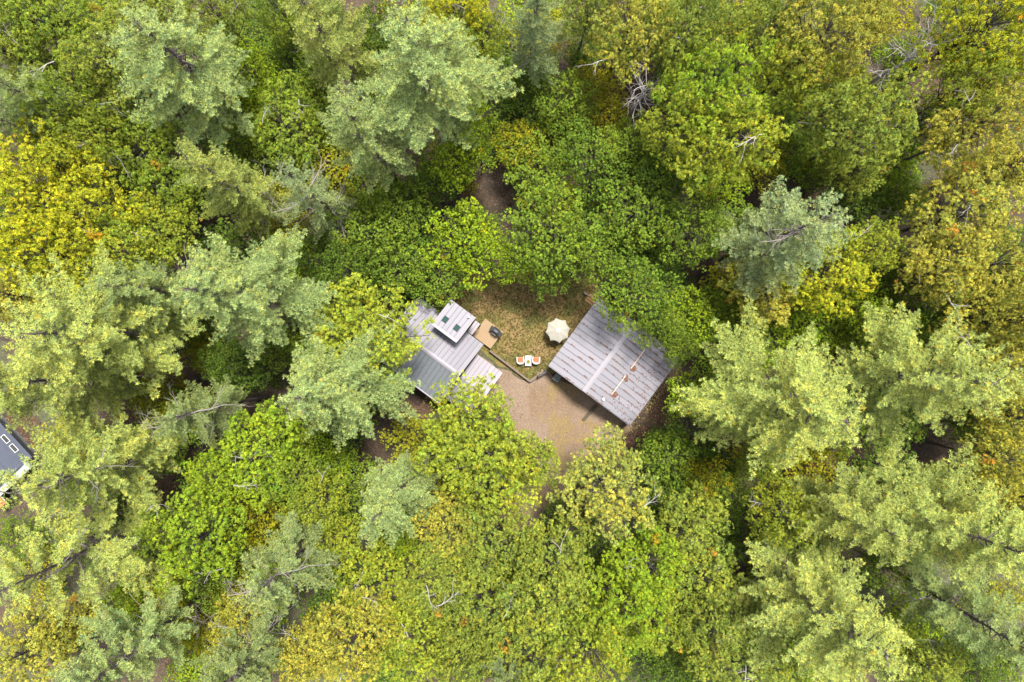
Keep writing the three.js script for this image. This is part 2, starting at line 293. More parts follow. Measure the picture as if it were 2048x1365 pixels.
fence([yard(-9.5, 0, 1.2), yard(-6.9, 0, -0.1)], 'short dark timber fence at the shaded back corner of the cabin', 'timber_fence', 0.9, fenceWood);
{
  const b = inYard(thing('waste_bin', 'dark lidded waste bin against the garage gable by the gate', 'bin'), 5.72, 0, 0.28);
  mesh('body', new THREE.CylinderGeometry(0.44, 0.36, 1.0, 4, 1).rotateY(Math.PI / 4).translate(0, 0.5, 0), std([0.012, 0.02, 0.02], 0.5), b);
  mesh('lid', box(0.72, 0.07, 0.74, 0, 1.04, 0, 0.03), std([0.014, 0.024, 0.024], 0.45), b);
  for (const s of [-1, 1]) mesh('wheel', cyl(0.1, 0.1, 0.06).rotateZ(Math.PI / 2).translate(s * 0.33, 0.1, -0.33), black, b);
  mesh('handle', bar(V(-0.25, 1.02, -0.41), V(0.25, 1.02, -0.41), 0.02), black, b);
}
function logThing(a, b, r, label, mat, name = 'log') {
  const t = thing(name, label, 'log'), pts = []; for (let i = 0; i <= 6; i++) pts.push(new THREE.Vector3().lerpVectors(a, b, i / 6).add(V(rr(-0.06, 0.06), rr(-0.02, 0.02), rr(-0.06, 0.06))));
  const g = new THREE.TubeGeometry(new THREE.CatmullRomCurve3(pts), 14, r, 9), p = g.attributes.position;
  for (let i = 0; i < p.count; i++) { const k = 0.03 * (noise3(p.getX(i) * 9, p.getY(i) * 9, p.getZ(i) * 9) - 0.5); p.setXYZ(i, p.getX(i) + k, p.getY(i) + k, p.getZ(i) - k); }
  g.computeVertexNormals();
  mesh('bark', g, mat, t);
  for (const [q, s] of [[a, 0], [b, 6]]) { const e = mesh('cut_end', new THREE.CylinderGeometry(r * 0.97, r * 0.97, 0.03, 10), std([0.22, 0.15, 0.09], 0.9), t); e.quaternion.setFromUnitVectors(V(0, 1, 0), new THREE.Vector3().subVectors(b, a).normalize()); e.position.copy(pts[s]); }
  return t;
}
const mossBark = std([0.05, 0.042, 0.026], 1), bark = std([0.1, 0.082, 0.07], 0.95), greyBark = std([0.16, 0.14, 0.13], 0.95), darkBark = std([0.06, 0.048, 0.04], 0.95);
logThing(yard(10.4, 0.15, 2.1), yard(10.64, 0.15, 0.1), 0.16, 'mossy dark log lying on the gravel by the garage', mossBark);
logThing(yard(13.0, 0.13, 2.3), yard(14.1, 0.13, 0.0), 0.14, 'brown edging log along the gravel below the garage corner', darkBark);
logThing(at(1168, 586, 0.2).setY(0.5), at(1185, 596, 0.2).setY(0.5), 0.09, 'pale log beside the wooden steps at the garage corner', greyBark);
logThing(at(330, 1018, 0.3).setY(0.25), at(372, 1002, 0.3).setY(0.25), 0.26, 'thick dark log on bare leaf litter beside the green maple', darkBark);
logThing(at(268, 778, 0.2).setY(0.2), at(310, 774, 0.2).setY(0.2), 0.2, 'dark log in the sandy gap behind the grey drooping pine', darkBark);
logThing(at(1918, 982, 0.2).setY(0.25), at(1945, 984, 0.2).setY(0.25), 0.24, 'short grey log in the dark gap above the lime pine', greyBark);
{
  const t = inYard(thing('wooden_steps', 'tan wooden steps at the shaded back corner of the garage', 'steps'), 3.87, 0, -8.0);
  for (let i = 0; i < 3; i++) { mesh('tread', box(0.9, 0.045, 0.28, 0, 0.2 + i * 0.2, 0.28 - i * 0.27), stepWood, t); }
  for (const s of [-1, 1]) mesh('stringer', new THREE.ExtrudeGeometry(new THREE.Shape([[0.45, 0], [0.45, 0.17], [-0.42, 0.6], [-0.42, 0]].map(([x, y]) => new THREE.Vector2(-x, y))), { depth: 0.05, bevelEnabled: false }).rotateY(Math.PI / 2).translate(s * 0.4, 0, 0), stepWood, t);
}

// ------------------------------------------------------------------ garden furniture
function armchair(px, py, turn, label, cushionLabel) {
  const p = at(px, py, 0.4), t = thing('garden_armchair', label, 'chair', 'white armchairs by the low table');
  t.position.set(p.x, 0, p.z); t.rotation.y = turn;
  mesh('seat', box(0.5, 0.04, 0.5, 0, 0.36, -0.02, 0.015), white, t);
  const back = mesh('backrest', new THREE.CylinderGeometry(0.37, 0.33, 0.52, 14, 1, true, -1.05, 2.1).scale(1, 1, 0.8).rotateX(0.3).translate(0, 0.62, 0.03), new THREE.MeshStandardMaterial({ color: white.color, roughness: 0.55, side: THREE.DoubleSide }), t);
  mesh('top_rail', new THREE.TorusGeometry(0.37, 0.03, 6, 14, 2.1).rotateZ(Math.PI / 2 - 1.05).rotateX(Math.PI / 2).scale(1, 1, 0.8).translate(0, 0.86, 0.11), white, t);
  for (const s of [-1, 1]) {
    mesh('armrest', box(0.09, 0.04, 0.6, s * 0.34, 0.58, -0.03, 0.015), white, t);
    mesh('leg', bar(V(s * 0.33, 0, -0.33), V(s * 0.33, 0.58, -0.27), 0.03), white, t);
    mesh('leg', bar(V(s * 0.3, 0, 0.36), V(s * 0.3, 0.58, 0.24), 0.03), white, t);
  }
  const tex = texture(64, (u, v, i, j) => { const k = (Math.floor(u * 6 + Math.sin(v * 12)) + Math.floor(v * 6 + Math.cos(u * 9))) % 2; return k ? [0.3, 0.085, 0.022] : [0.17, 0.05, 0.02]; }, true);
  const q = thing('seat_cushion', cushionLabel, 'cushion', 'orange cushions');
  q.position.copy(t.position); q.rotation.y = turn;
  mesh('pad', box(0.46, 0.12, 0.46, 0, 0.44, -0.03, 0.05), new THREE.MeshStandardMaterial({ map: tex, roughness: 0.9 }), q);
  mesh('piping', new THREE.TorusGeometry(0.215, 0.012, 5, 4).rotateZ(Math.PI / 4).rotateX(Math.PI / 2).scale(1.4, 1, 1.4).translate(0, 0.44, -0.03), std([0.6, 0.35, 0.2], 0.9), q);
}
armchair(1041, 720.5, 0.09, 'white armchair with orange cushion, on the fence side of the table', 'orange patterned cushion on the armchair at the fence side of the table');
armchair(1072.3, 720.5, -0.06, 'white armchair with orange cushion, on the garage side of the table', 'orange patterned cushion on the armchair at the garage side of the table');
{
  const p = at(1056.6, 722, 0.5), t = thing('garden_table', 'small white rectangular table between two white armchairs on the lawn', 'table');
  t.position.set(p.x, 0, p.z); t.rotation.y = -0.02;
  mesh('tabletop', box(0.6, 0.04, 1.02, 0, 0.5, 0, 0.015), white, t);
  for (const x of [-0.25, 0.25]) for (const z of [-0.45, 0.45]) mesh('leg', box(0.05, 0.49, 0.05, x, 0.245, z), white, t);
  const b = thing('flower_pot', 'yellow flowers in a round green pot on the white table', 'flower pot'); b.position.set(p.x, 0.52, p.z + 0.08);
  mesh('pot', new THREE.LatheGeometry([[0.001, 0], [0.11, 0], [0.17, 0.14], [0.18, 0.15], [0.15, 0.14], [0.1, 0.1], [0.001, 0.1]].map(([x, y]) => new THREE.Vector2(x, y)), 16), std([0.06, 0.1, 0.03], 0.5), b);
  const fl = []; for (let i = 0; i < 40; i++) { const a = rnd() * 6.28, r = Math.sqrt(rnd()) * 0.16; fl.push(new THREE.IcosahedronGeometry(rr(0.02, 0.035), 0).translate(Math.cos(a) * r, 0.16 + rr(0, 0.06), Math.sin(a) * r)); }
  mesh('blooms', fl, std([0.2, 0.16, 0.01], 0.8), b).userData.kind = 'stuff';
  const m = thing('drinking_cup', 'small dark cup near the end of the white table', 'cup'); m.position.set(p.x + 0.16, 0.52, p.z - 0.38);
  mesh('body', new THREE.LatheGeometry([[0.001, 0], [0.035, 0], [0.042, 0.1], [0.038, 0.1], [0.032, 0.01], [0.001, 0.01]].map(([x, y]) => new THREE.Vector2(x, y)), 12), std([0.05, 0.07, 0.06], 0.4), m);
  mesh('handle', new THREE.TorusGeometry(0.03, 0.007, 5, 10).translate(0.055, 0.05, 0), std([0.05, 0.07, 0.06], 0.4), m);
}
{
  const p = at(1116.3, 661, 2.4), t = thing('patio_umbrella', 'cream octagonal patio umbrella with stitched rings, open on the lawn', 'umbrella');
  t.position.set(p.x, 0, p.z); t.rotation.y = 0.14;
  const N = 8, R = 1.22, rows = [0]; for (let k = 1; k <= 9; k++) rows.push(k / 9.6 - 0.03, k / 9.6, k / 9.6 + 0.001); rows.push(1);
  const cream = new THREE.MeshPhysicalMaterial({ color: new THREE.Color().setRGB(0.27, 0.26, 0.225), roughness: 0.95, vertexColors: true, transmission: 0.25, side: THREE.DoubleSide });
  for (let k = 0; k < N; k++) {
    const a0 = k / N * 6.2832, a1 = (k + 1) / N * 6.2832, P = [], I = [], C = 7;
    const Q = []; rows.forEach((r, j) => { const ring = r > 0 && r < 1 && Math.abs(r * 9.6 - Math.round(r * 9.6)) < 1e-6 ? 0.62 : 1; for (let i = 0; i < C; i++) { const s = i / (C - 1), sag = Math.sin(s * Math.PI), x = lerp(Math.cos(a0), Math.cos(a1), s), z = lerp(Math.sin(a0), Math.sin(a1), s), pull = r > 0.9 ? 1 - 0.085 * sag * (r - 0.9) / 0.1 : 1; P.push(x * r * R * pull, 2.62 - 0.5 * Math.pow(r, 1.15) - 0.06 * sag * r , z * r * R * pull); Q.push(ring, ring * 0.98, ring * 0.96); if (i && j) { const b = j * C + i; I.push(b, b - 1, b - C, b - 1, b - C - 1, b - C); } } });
    const g = new THREE.BufferGeometry(); g.setAttribute('position', new THREE.Float32BufferAttribute(P, 3)); g.setAttribute('color', new THREE.Float32BufferAttribute(Q, 3)); g.setIndex(I);
    mesh('canopy_panel', g, cream, t);
    mesh('rib', bar(V(0, 2.59, 0), V(Math.cos(a0) * R * 1.01, 2.1, Math.sin(a0) * R * 1.01), 0.012), white, t);
  }
  mesh('vent_cap', new THREE.ConeGeometry(0.22, 0.07, 8, 1, true).translate(0, 2.665, 0), std([0.4, 0.36, 0.33], 0.9, { side: THREE.DoubleSide }), t);
  mesh('finial', [cyl(0.02, 0.03, 0.08, 0, 2.73, 0), new THREE.SphereGeometry(0.03, 8, 6).translate(0, 2.78, 0)], std([0.3, 0.2, 0.15], 0.6), t);
  mesh('pole', cyl(0.022, 0.022, 2.6, 0, 1.33, 0, 10), white, t);
  mesh('base', [cyl(0.26, 0.3, 0.08, 0, 0.04, 0, 20), cyl(0.04, 0.05, 0.3, 0, 0.2, 0)], black, t);
  const tb = thing('patio_table', 'round dark metal patio table under the cream umbrella', 'table'); tb.position.set(p.x, 0, p.z);
  mesh('tabletop', new THREE.RingGeometry(0.05, 0.55, 28).rotateX(-Math.PI / 2).translate(0, 0.72, 0), std([0.03, 0.03, 0.035], 0.5, { side: THREE.DoubleSide }), tb);
  mesh('rim', new THREE.TorusGeometry(0.55, 0.02, 6, 28).rotateX(Math.PI / 2).translate(0, 0.72, 0), black, tb);
  for (let i = 0; i < 4; i++) { const a = i * 1.5708 + 0.4; mesh('leg', bar(V(Math.cos(a) * 0.48, 0, Math.sin(a) * 0.48), V(Math.cos(a) * 0.38, 0.72, Math.sin(a) * 0.38), 0.018), black, tb); }
  const b = inYard(thing('slatted_bench', 'white slatted bench half hidden under the cream umbrella', 'bench'), 1, 0, 1); const q = at(1101.5, 676, 0.45); b.position.set(q.x + 0.28, 0, q.z - 0.1);
  for (let i = 0; i < 13; i++) mesh('slat', box(0.075, 0.03, 0.46, -0.75 + i * 0.125, 0.45, 0), white, b);
  for (const z of [-0.2, 0.2]) mesh('frame_rail', box(1.6, 0.05, 0.04, 0, 0.41, z), black, b);
  for (const x of [-0.72, 0.72]) for (const z of [-0.2, 0.2]) mesh('leg', box(0.05, 0.39, 0.05, x, 0.195, z), black, b);
}

// ------------------------------------------------------------------ things half seen at the wood's edge
{
  const shingleTex = texture(512, (u, v, i, j) => { const row = Math.floor(v * 16), k = 0.75 + 0.4 * hash3(Math.floor(u * 12 + (row % 2) * 0.5), row, 4) + 0.2 * hash3(i, j, 8); return [k, k, k]; });
  const h = thing('neighbouring_house', 'low house with dark blue shingle roof and grey walls, half hidden by lime pines', 'house');
  const p = at(26, 926, 2.2); h.position.set(p.x, 0, p.z); h.rotation.y = -0.82;
  const shingle = std([0.03, 0.035, 0.052], 0.9, { map: shingleTex }), wall = std([0.17, 0.175, 0.18], 0.85);
  mesh('wall', box(7, 2.1, 0.15, -2.9, 1.05, -0.9), wall, h); mesh('wall', box(0.15, 2.1, 5.5, 0.55, 1.05, 1.95), wall, h); mesh('wall', box(7, 2.1, 0.15, -2.9, 1.05, 4.7), wall, h); mesh('wall', box(0.15, 2.1, 5.5, -6.4, 1.05, 1.95), wall, h);
  const roof = mesh('roof', [box(7.4, 0.12, 3.3, -2.9, 2.75, 0.3).rotateX(0), ], shingle, h); roof.rotation.x = -0.22; roof.position.set(0, -0.42, 0.35);
  const roof2 = mesh('roof', box(7.4, 0.12, 3.3, -2.9, 0, 0), shingle, h); roof2.rotation.x = 0.22; roof2.position.set(0, 2.42, 3.5);
  for (const x of [-1.0, -2.2]) { const s = mesh('skylight', box(0.9, 0.1, 0.42, x, 2.83, -0.75), white, roof); mesh('pane', box(0.8, 0.04, 0.32, x, 2.88, -0.75), black, s); }
  mesh('porch_roof', box(1.0, 0.08, 5.8, 1.0, 2.1, 1.9), std([0.17, 0.175, 0.19], 0.7), h);
  for (const z of [-0.8, 4.6]) mesh('post', box(0.1, 2.06, 0.1, 1.4, 1.03, z), white, h);
  const ac = thing('storage_chest', 'white chest with a pale lid beside the blue shingled house', 'chest'); const q = at(31, 943, 0.8); ac.position.set(q.x, 0, q.z); ac.rotation.y = 0.6;
  mesh('body', box(0.9, 0.8, 0.55, 0, 0.4, 0, 0.03), white, ac); mesh('lid', box(0.95, 0.06, 0.6, 0, 0.84, 0, 0.02), white, ac); mesh('handle', box(0.2, 0.03, 0.03, 0, 0.72, 0.3), black, ac);
  const cv = thing('red_lean_to', 'red roofed lean-to shed by the blue shingled house', 'shed'); const r = at(0, 998, 1.8); cv.position.set(r.x - 0.6, 0, r.z); cv.rotation.y = -0.8;
  const rp = mesh('roof', box(2.2, 0.06, 1.4, 0, 1.85, 0), std([0.4, 0.07, 0.025], 0.6), cv); mesh('roof_trim', box(2.24, 0.04, 0.06, 0, 1.9, -0.7), white, rp);
  for (const x of [-0.95, 0.95]) for (const z of [-0.55, 0.55]) mesh('post', box(0.09, 1.82, 0.09, x, 0.91, z), darkWood, cv);
  mesh('wall', box(2.0, 1.6, 0.06, 0, 0.9, 0.6), darkWood, cv);
  const pic = thing('picnic_table', 'tan wooden picnic table in a gap by the bright green bush', 'table'); const k = at(214, 1237, 0.75); pic.position.set(k.x, 0, k.z); pic.rotation.y = -1.02;
  for (let i = 0; i < 5; i++) mesh('plank', box(1.8, 0.04, 0.14, 0, 0.75, -0.3 + i * 0.15), std([0.4, 0.24, 0.1], 0.8, { map: woodTex }), pic);
  for (const z of [-0.62, 0.62]) mesh('bench_plank', box(1.8, 0.04, 0.24, 0, 0.44, z), std([0.35, 0.13, 0.04], 0.8), pic);
  for (const x of [-0.65, 0.65]) { mesh('leg', bar(V(x, 0, -0.66), V(x, 0.73, -0.2), 0.04), darkWood, pic); mesh('leg', bar(V(x, 0, 0.66), V(x, 0.73, 0.2), 0.04), darkWood, pic); mesh('crossbar', box(0.06, 0.08, 1.35, x, 0.38, 0), darkWood, pic); }
  const tarp = thing('teal_tarp', 'crumpled teal tarpaulin beside the tan picnic table', 'tarpaulin'); const tp = at(230, 1246, 0.4); tarp.position.set(tp.x, 0, tp.z);
  const tg = new THREE.IcosahedronGeometry(0.5, 3), ta = tg.attributes.position; for (let i = 0; i < ta.count; i++) { const x = ta.getX(i), y = ta.getY(i), z = ta.getZ(i), s = 0.75 + 0.6 * noise3(x * 5 + 9, y * 5, z * 5); ta.setXYZ(i, x * s * 1.2, Math.max(0, (y + 0.4) * s * 0.8), z * s * 0.9); } tg.computeVertexNormals();
  mesh('sheet', tg, std([0.0, 0.2, 0.27], 0.5), tarp); mesh('tie', new THREE.TorusGeometry(0.5, 0.014, 5, 18).scale(1.1, 1, 0.85).rotateX(Math.PI / 2).translate(0, 0.18, 0), black, tarp);
  for (const [px, py, lab] of [[199, 1223, 'white bucket on dark ground beside the tan picnic table'], [430, 1220, 'white bucket in a dark gap under the green oaks']]) {
    const b = thing('white_bucket', lab, 'bucket', 'white buckets'), q2 = at(px, py, 0.4); b.position.set(q2.x, 0, q2.z);
    mesh('body', new THREE.LatheGeometry([[0.001, 0.02], [0.2, 0], [0.27, 0.5], [0.29, 0.52], [0.25, 0.5], [0.18, 0.05], [0.001, 0.05]].map(([x, y]) => new THREE.Vector2(x, y)), 18), white, b);
    mesh('handle', new THREE.TorusGeometry(0.28, 0.012, 5, 16, Math.PI).rotateX(-0.9).translate(0, 0.48, 0), black, b);
  }
}

// ------------------------------------------------------------------ foliage
class Leaves {
  constructor() { this.p = []; this.c = []; this.i = []; this.n = 0; }
  // one leaf: a kite from point o along d (unit), half-width along s (unit), tip bent by the vector's droop
  kite(ox, oy, oz, dx, dy, dz, sx, sy, sz, len, wid, droop, r, g, b) {
    const w = wid / 2, m = 0.52 * len, p = this.p, n = this.n;
    p.push(ox, oy, oz, ox + dx * m + sx * w, oy + dy * m + sy * w + 0.02 * len, oz + dz * m + sz * w, ox + dx * len, oy + dy * len - droop, oz + dz * len, ox + dx * m - sx * w, oy + dy * m - sy * w + 0.02 * len, oz + dz * m - sz * w);
    for (let k = 0; k < 4; k++) this.c.push(r, g, b);
    this.i.push(n, n + 1, n + 2, n, n + 2, n + 3); this.n += 4;
  }
  // leaves radiating about an axis
  whorl(o, ax, count, len, wid, spread, droop, col, jitter, rand) {
    const A = ax, t = Math.abs(A.y) < 0.9 ? V(0, 1, 0) : V(1, 0, 0), B = new THREE.Vector3().crossVectors(A, t).normalize(), C = new THREE.Vector3().crossVectors(A, B), a0 = rand() * 6.28;
    for (let k = 0; k < count; k++) {
      const a = a0 + (k + rand() * 0.6) / count * 6.2832 * (count > 9 ? 1.618 : 1), e = spread[0] + (spread[1] - spread[0]) * rand(), ce = Math.cos(e), se = Math.sin(e), ca = Math.cos(a), sa = Math.sin(a);
      const dx = A.x * se + (B.x * ca + C.x * sa) * ce, dy = A.y * se + (B.y * ca + C.y * sa) * ce, dz = A.z * se + (B.z * ca + C.z * sa) * ce;
      const roll = rr(-0.8, 0.8, rand), cr = Math.cos(roll), sr = Math.sin(roll), px = -B.x * sa + C.x * ca, py = -B.y * sa + C.y * ca, pz = -B.z * sa + C.z * ca;
      const sx = px * cr + A.x * sr, sy = py * cr + A.y * sr, sz = pz * cr + A.z * sr, j = 1 + (rand() - 0.5) * jitter, L = len * rr(0.7, 1.12, rand);
      const v = rand(), t = v < 0.32 ? [1.3, 1.2, 0.88] : v < 0.64 ? [0.55, 0.67, 0.66] : [1, 1, 1];
      this.kite(o.x, o.y, o.z, dx, dy, dz, sx, sy, sz, L, wid * rr(0.8, 1.15, rand), droop * L, col[0] * j * t[0], col[1] * j * t[1], col[2] * j * t[2]);
    }
  }
  geometry() { const g = new THREE.BufferGeometry(); g.setAttribute('position', new THREE.Float32BufferAttribute(this.p, 3)); g.setAttribute('color', new THREE.Float32BufferAttribute(this.c, 3)); g.setIndex(this.i); return g; }
}
function tube(pts, radii, sides = 5) {                   // a tapered limb through points
  const P = [], I = [];
  pts.forEach((p, k) => { const d = new THREE.Vector3().subVectors(pts[Math.min(k + 1, pts.length - 1)], pts[Math.max(k - 1, 0)]).normalize(), t = Math.abs(d.y) < 0.9 ? V(0, 1, 0) : V(1, 0, 0), b = new THREE.Vector3().crossVectors(d, t).normalize(), c = new THREE.Vector3().crossVectors(d, b);
    for (let s = 0; s < sides; s++) { const a = s / sides * 6.2832, q = p.clone().addScaledVector(b, Math.cos(a) * radii[k]).addScaledVector(c, Math.sin(a) * radii[k]); P.push(q.x, q.y, q.z); if (k) { const o = k * sides, s1 = (s + 1) % sides; I.push(o - sides + s, o + s, o + s1, o - sides + s, o + s1, o - sides + s1); } } });
  const g = new THREE.BufferGeometry(); g.setAttribute('position', new THREE.Float32BufferAttribute(P, 3)); g.setIndex(I); g.computeVertexNormals(); return g;
}
function bent(a, b, n, sag, rand, wob = 0.1) { const L = a.distanceTo(b), o = []; for (let i = 0; i <= n; i++) { const t = i / n, p = new THREE.Vector3().lerpVectors(a, b, t); p.y += sag * Math.sin(t * Math.PI) * L; if (i && i < n) p.add(V(rr(-wob, wob, rand) * L, rr(-wob, wob, rand) * L * 0.5, rr(-wob, wob, rand) * L)); o.push(p); } return o; }
const taper = (n, a, b) => Array.from({ length: n + 1 }, (_, i) => lerp(a, b, i / n));

// a bare forked branch along +x, 1 m long before scaling
function bareBranch(seed, len = 1, r = 0.02) {
  const rand = mulberry(seed), geos = [];
  (function grow(a, dir, L, rad, depth) {
    const pts = [a], rs = [rad]; let p = a.clone(), d = dir.clone();
    for (let i = 1; i <= 4; i++) { d.add(V(rr(-0.3, 0.3, rand), rr(-0.2, 0.2, rand), rr(-0.3, 0.3, rand))).normalize(); p = p.clone().addScaledVector(d, L / 4); pts.push(p); rs.push(lerp(rad, rad * 0.35, i / 4));
      if (depth < 2 && rand() < 0.85) grow(p.clone(), d.clone().add(V(rr(-1, 1, rand), rr(-0.5, 0.6, rand), rr(-1, 1, rand))).normalize(), L * rr(0.35, 0.6, rand), rs[i] * 0.8, depth + 1); }
    geos.push(tube(pts, rs, 4));
  })(V(0, 0, 0), V(1, 0.15, 0), len, r, 0);
  return join(geos.map((g) => g.toNonIndexed()));
}
const bareGeos = [11, 12, 13, 14, 15].map((s) => bareBranch(s));
const bareMat = std([0.25, 0.232, 0.225], 0.9), pineDeadMat = std([0.15, 0.13, 0.122], 0.95);

function pineProto(seed, o = {}) {                       // 24 m tall, crown about 5.5 m in radius
  const rand = mulberry(seed), lf = new Leaves(), wood = [], Ht = 24, base = o.base ?? rr(8, 11.5, rand), R = 5.6, lean = V(rr(-0.5, 0.5, rand), 0, rr(-0.5, 0.5, rand));
  const axis = (y) => V(lean.x * (y / Ht) ** 2, y, lean.z * (y / Ht) ** 2);
  const tp = [], tr = []; for (let i = 0; i <= 12; i++) { tp.push(axis(Ht * i / 12 * 0.985)); tr.push(lerp(0.3, 0.03, Math.pow(i / 12, 0.85)) * (i ? 1 : 1.25)); }
  wood.push(tube(tp, tr, 8));
  const side = [rand() * 6.28, rr(0.1, 0.35, rand)];
  let y = base, turn = rand() * 6;
  while (y < Ht - 0.3) {
    const t = (y - base) / (Ht - base), n = t > 0.85 ? 4 : 4 + (rand() < 0.35 ? 1 : 0); turn += 1.1 + rand();
    for (let k = 0; k < n; k++) {
      if (rand() < (o.sparse ?? 0.1)) continue;
      const a = turn + (k + rr(-0.3, 0.3, rand)) / n * 6.2832, L = R * Math.min(1, 0.72 + t * 1.2) * Math.pow(1 - t, 0.62) * rr(0.6, 1.15, rand) * (1 + side[1] * Math.cos(a - side[0])) + 0.35;
      const y0 = y + rr(-0.2, 0.2, rand), o0 = axis(y0), dir = V(Math.cos(a), 0, Math.sin(a)), perp = V(-dir.z, 0, dir.x), rise = lerp(0.05, 0.75, Math.pow(t, 1.3)) + rr(-0.08, 0.12, rand), curl = rr(-0.25, 0.25, rand);
      const pos = (s) => { const q = s / L; return V(o0.x + dir.x * s + perp.x * curl * s * q, o0.y + rise * s * (1 - 0.35 * q) + 0.14 * L * q * q - 0.06 * L * q, o0.z + dir.z * s + perp.z * curl * s * q); };
      wood.push(tube([pos(0), pos(L * 0.35), pos(L * 0.7), pos(L * 0.97)], [0.05 + 0.008 * L, 0.035, 0.022, 0.01], 4));
      const s0 = Math.max(0.25, L * (t > 0.7 ? 0.12 : rr(0.14, 0.3, rand)));
      const shade = 0.93 + 0.16 * rand(), warm = rand();
      const tuft = (p, d) => {
        const h = rand(), pn = noise3(p.x * 0.45 + seed, p.y * 0.45, p.z * 0.45), tip = h * 0.6 + pn * 0.7 + warm * 0.25 > 0.92;
        const col = tip ? [1.16, 1.1, 0.92] : h < 0.22 ? [0.78, 0.86, 0.92] : [0.97, 1.0, 0.98];
        if (rand() < 0.006) { col[0] = 1.35; col[1] = 0.98; col[2] = 0.55; }
        const v = shade * rr(0.7, 1.2, rand);
        lf.whorl(p, d, 15, 0.22, 0.034, [0.05, 1.25], -0.02, [col[0] * v, col[1] * v, col[2] * v], 0.18, rand);
      };
      const tang = (s) => new THREE.Vector3().subVectors(pos(Math.min(L, s + 0.1)), pos(s - 0.1)).normalize();
      for (let s = s0; s < L; s += 0.2) {
        tuft(pos(s).add(V(rr(-0.08, 0.08, rand), rr(0, 0.12, rand), rr(-0.08, 0.08, rand))), tang(s).multiplyScalar(0.5).add(V(0, 0.8, 0)).normalize());
        if (rand() < 0.92) for (const sg of [-1, 1]) {
          const q = (s - s0) / (L - s0 + 0.01), bl = (0.1 + 0.3 * L * (q < 0.25 ? 0.55 + q * 1.8 : (1 - q) / 0.75)) * rr(0.4, 1.1, rand), bd = tang(s).multiplyScalar(rr(0.6, 1.1, rand)).addScaledVector(perp, sg * rr(0.7, 1.1, rand)).add(V(0, rr(0.05, 0.35, rand), 0)).normalize(), p0 = pos(s);
          for (let b = 0.2; b < bl; b += 0.21) { const p = p0.clone().addScaledVector(bd, b); p.y += 0.12 * b * b; tuft(p.add(V(rr(-0.06, 0.06, rand), rr(-0.05, 0.1, rand), rr(-0.06, 0.06, rand))), bd.clone().multiplyScalar(0.55).add(V(0, 0.75, 0)).normalize()); }
        }
      }
    }
    y += rr(0.5, 0.85, rand) * (1 + 0.25 * t);
  }
  return { crown: lf.geometry(), wood: join(wood), Ht, R: 5.4, base, tris: lf.i.length / 3, dead: Array.from({ length: o.dead ?? 7 }, () => [rr(base * 0.55, base + (o.deadTop ?? 4), rand), rand() * 6.28, rr(1.2, 3.0, rand), rr(-0.2, 0.25, rand), Math.floor(rand() * 5)]) };
}
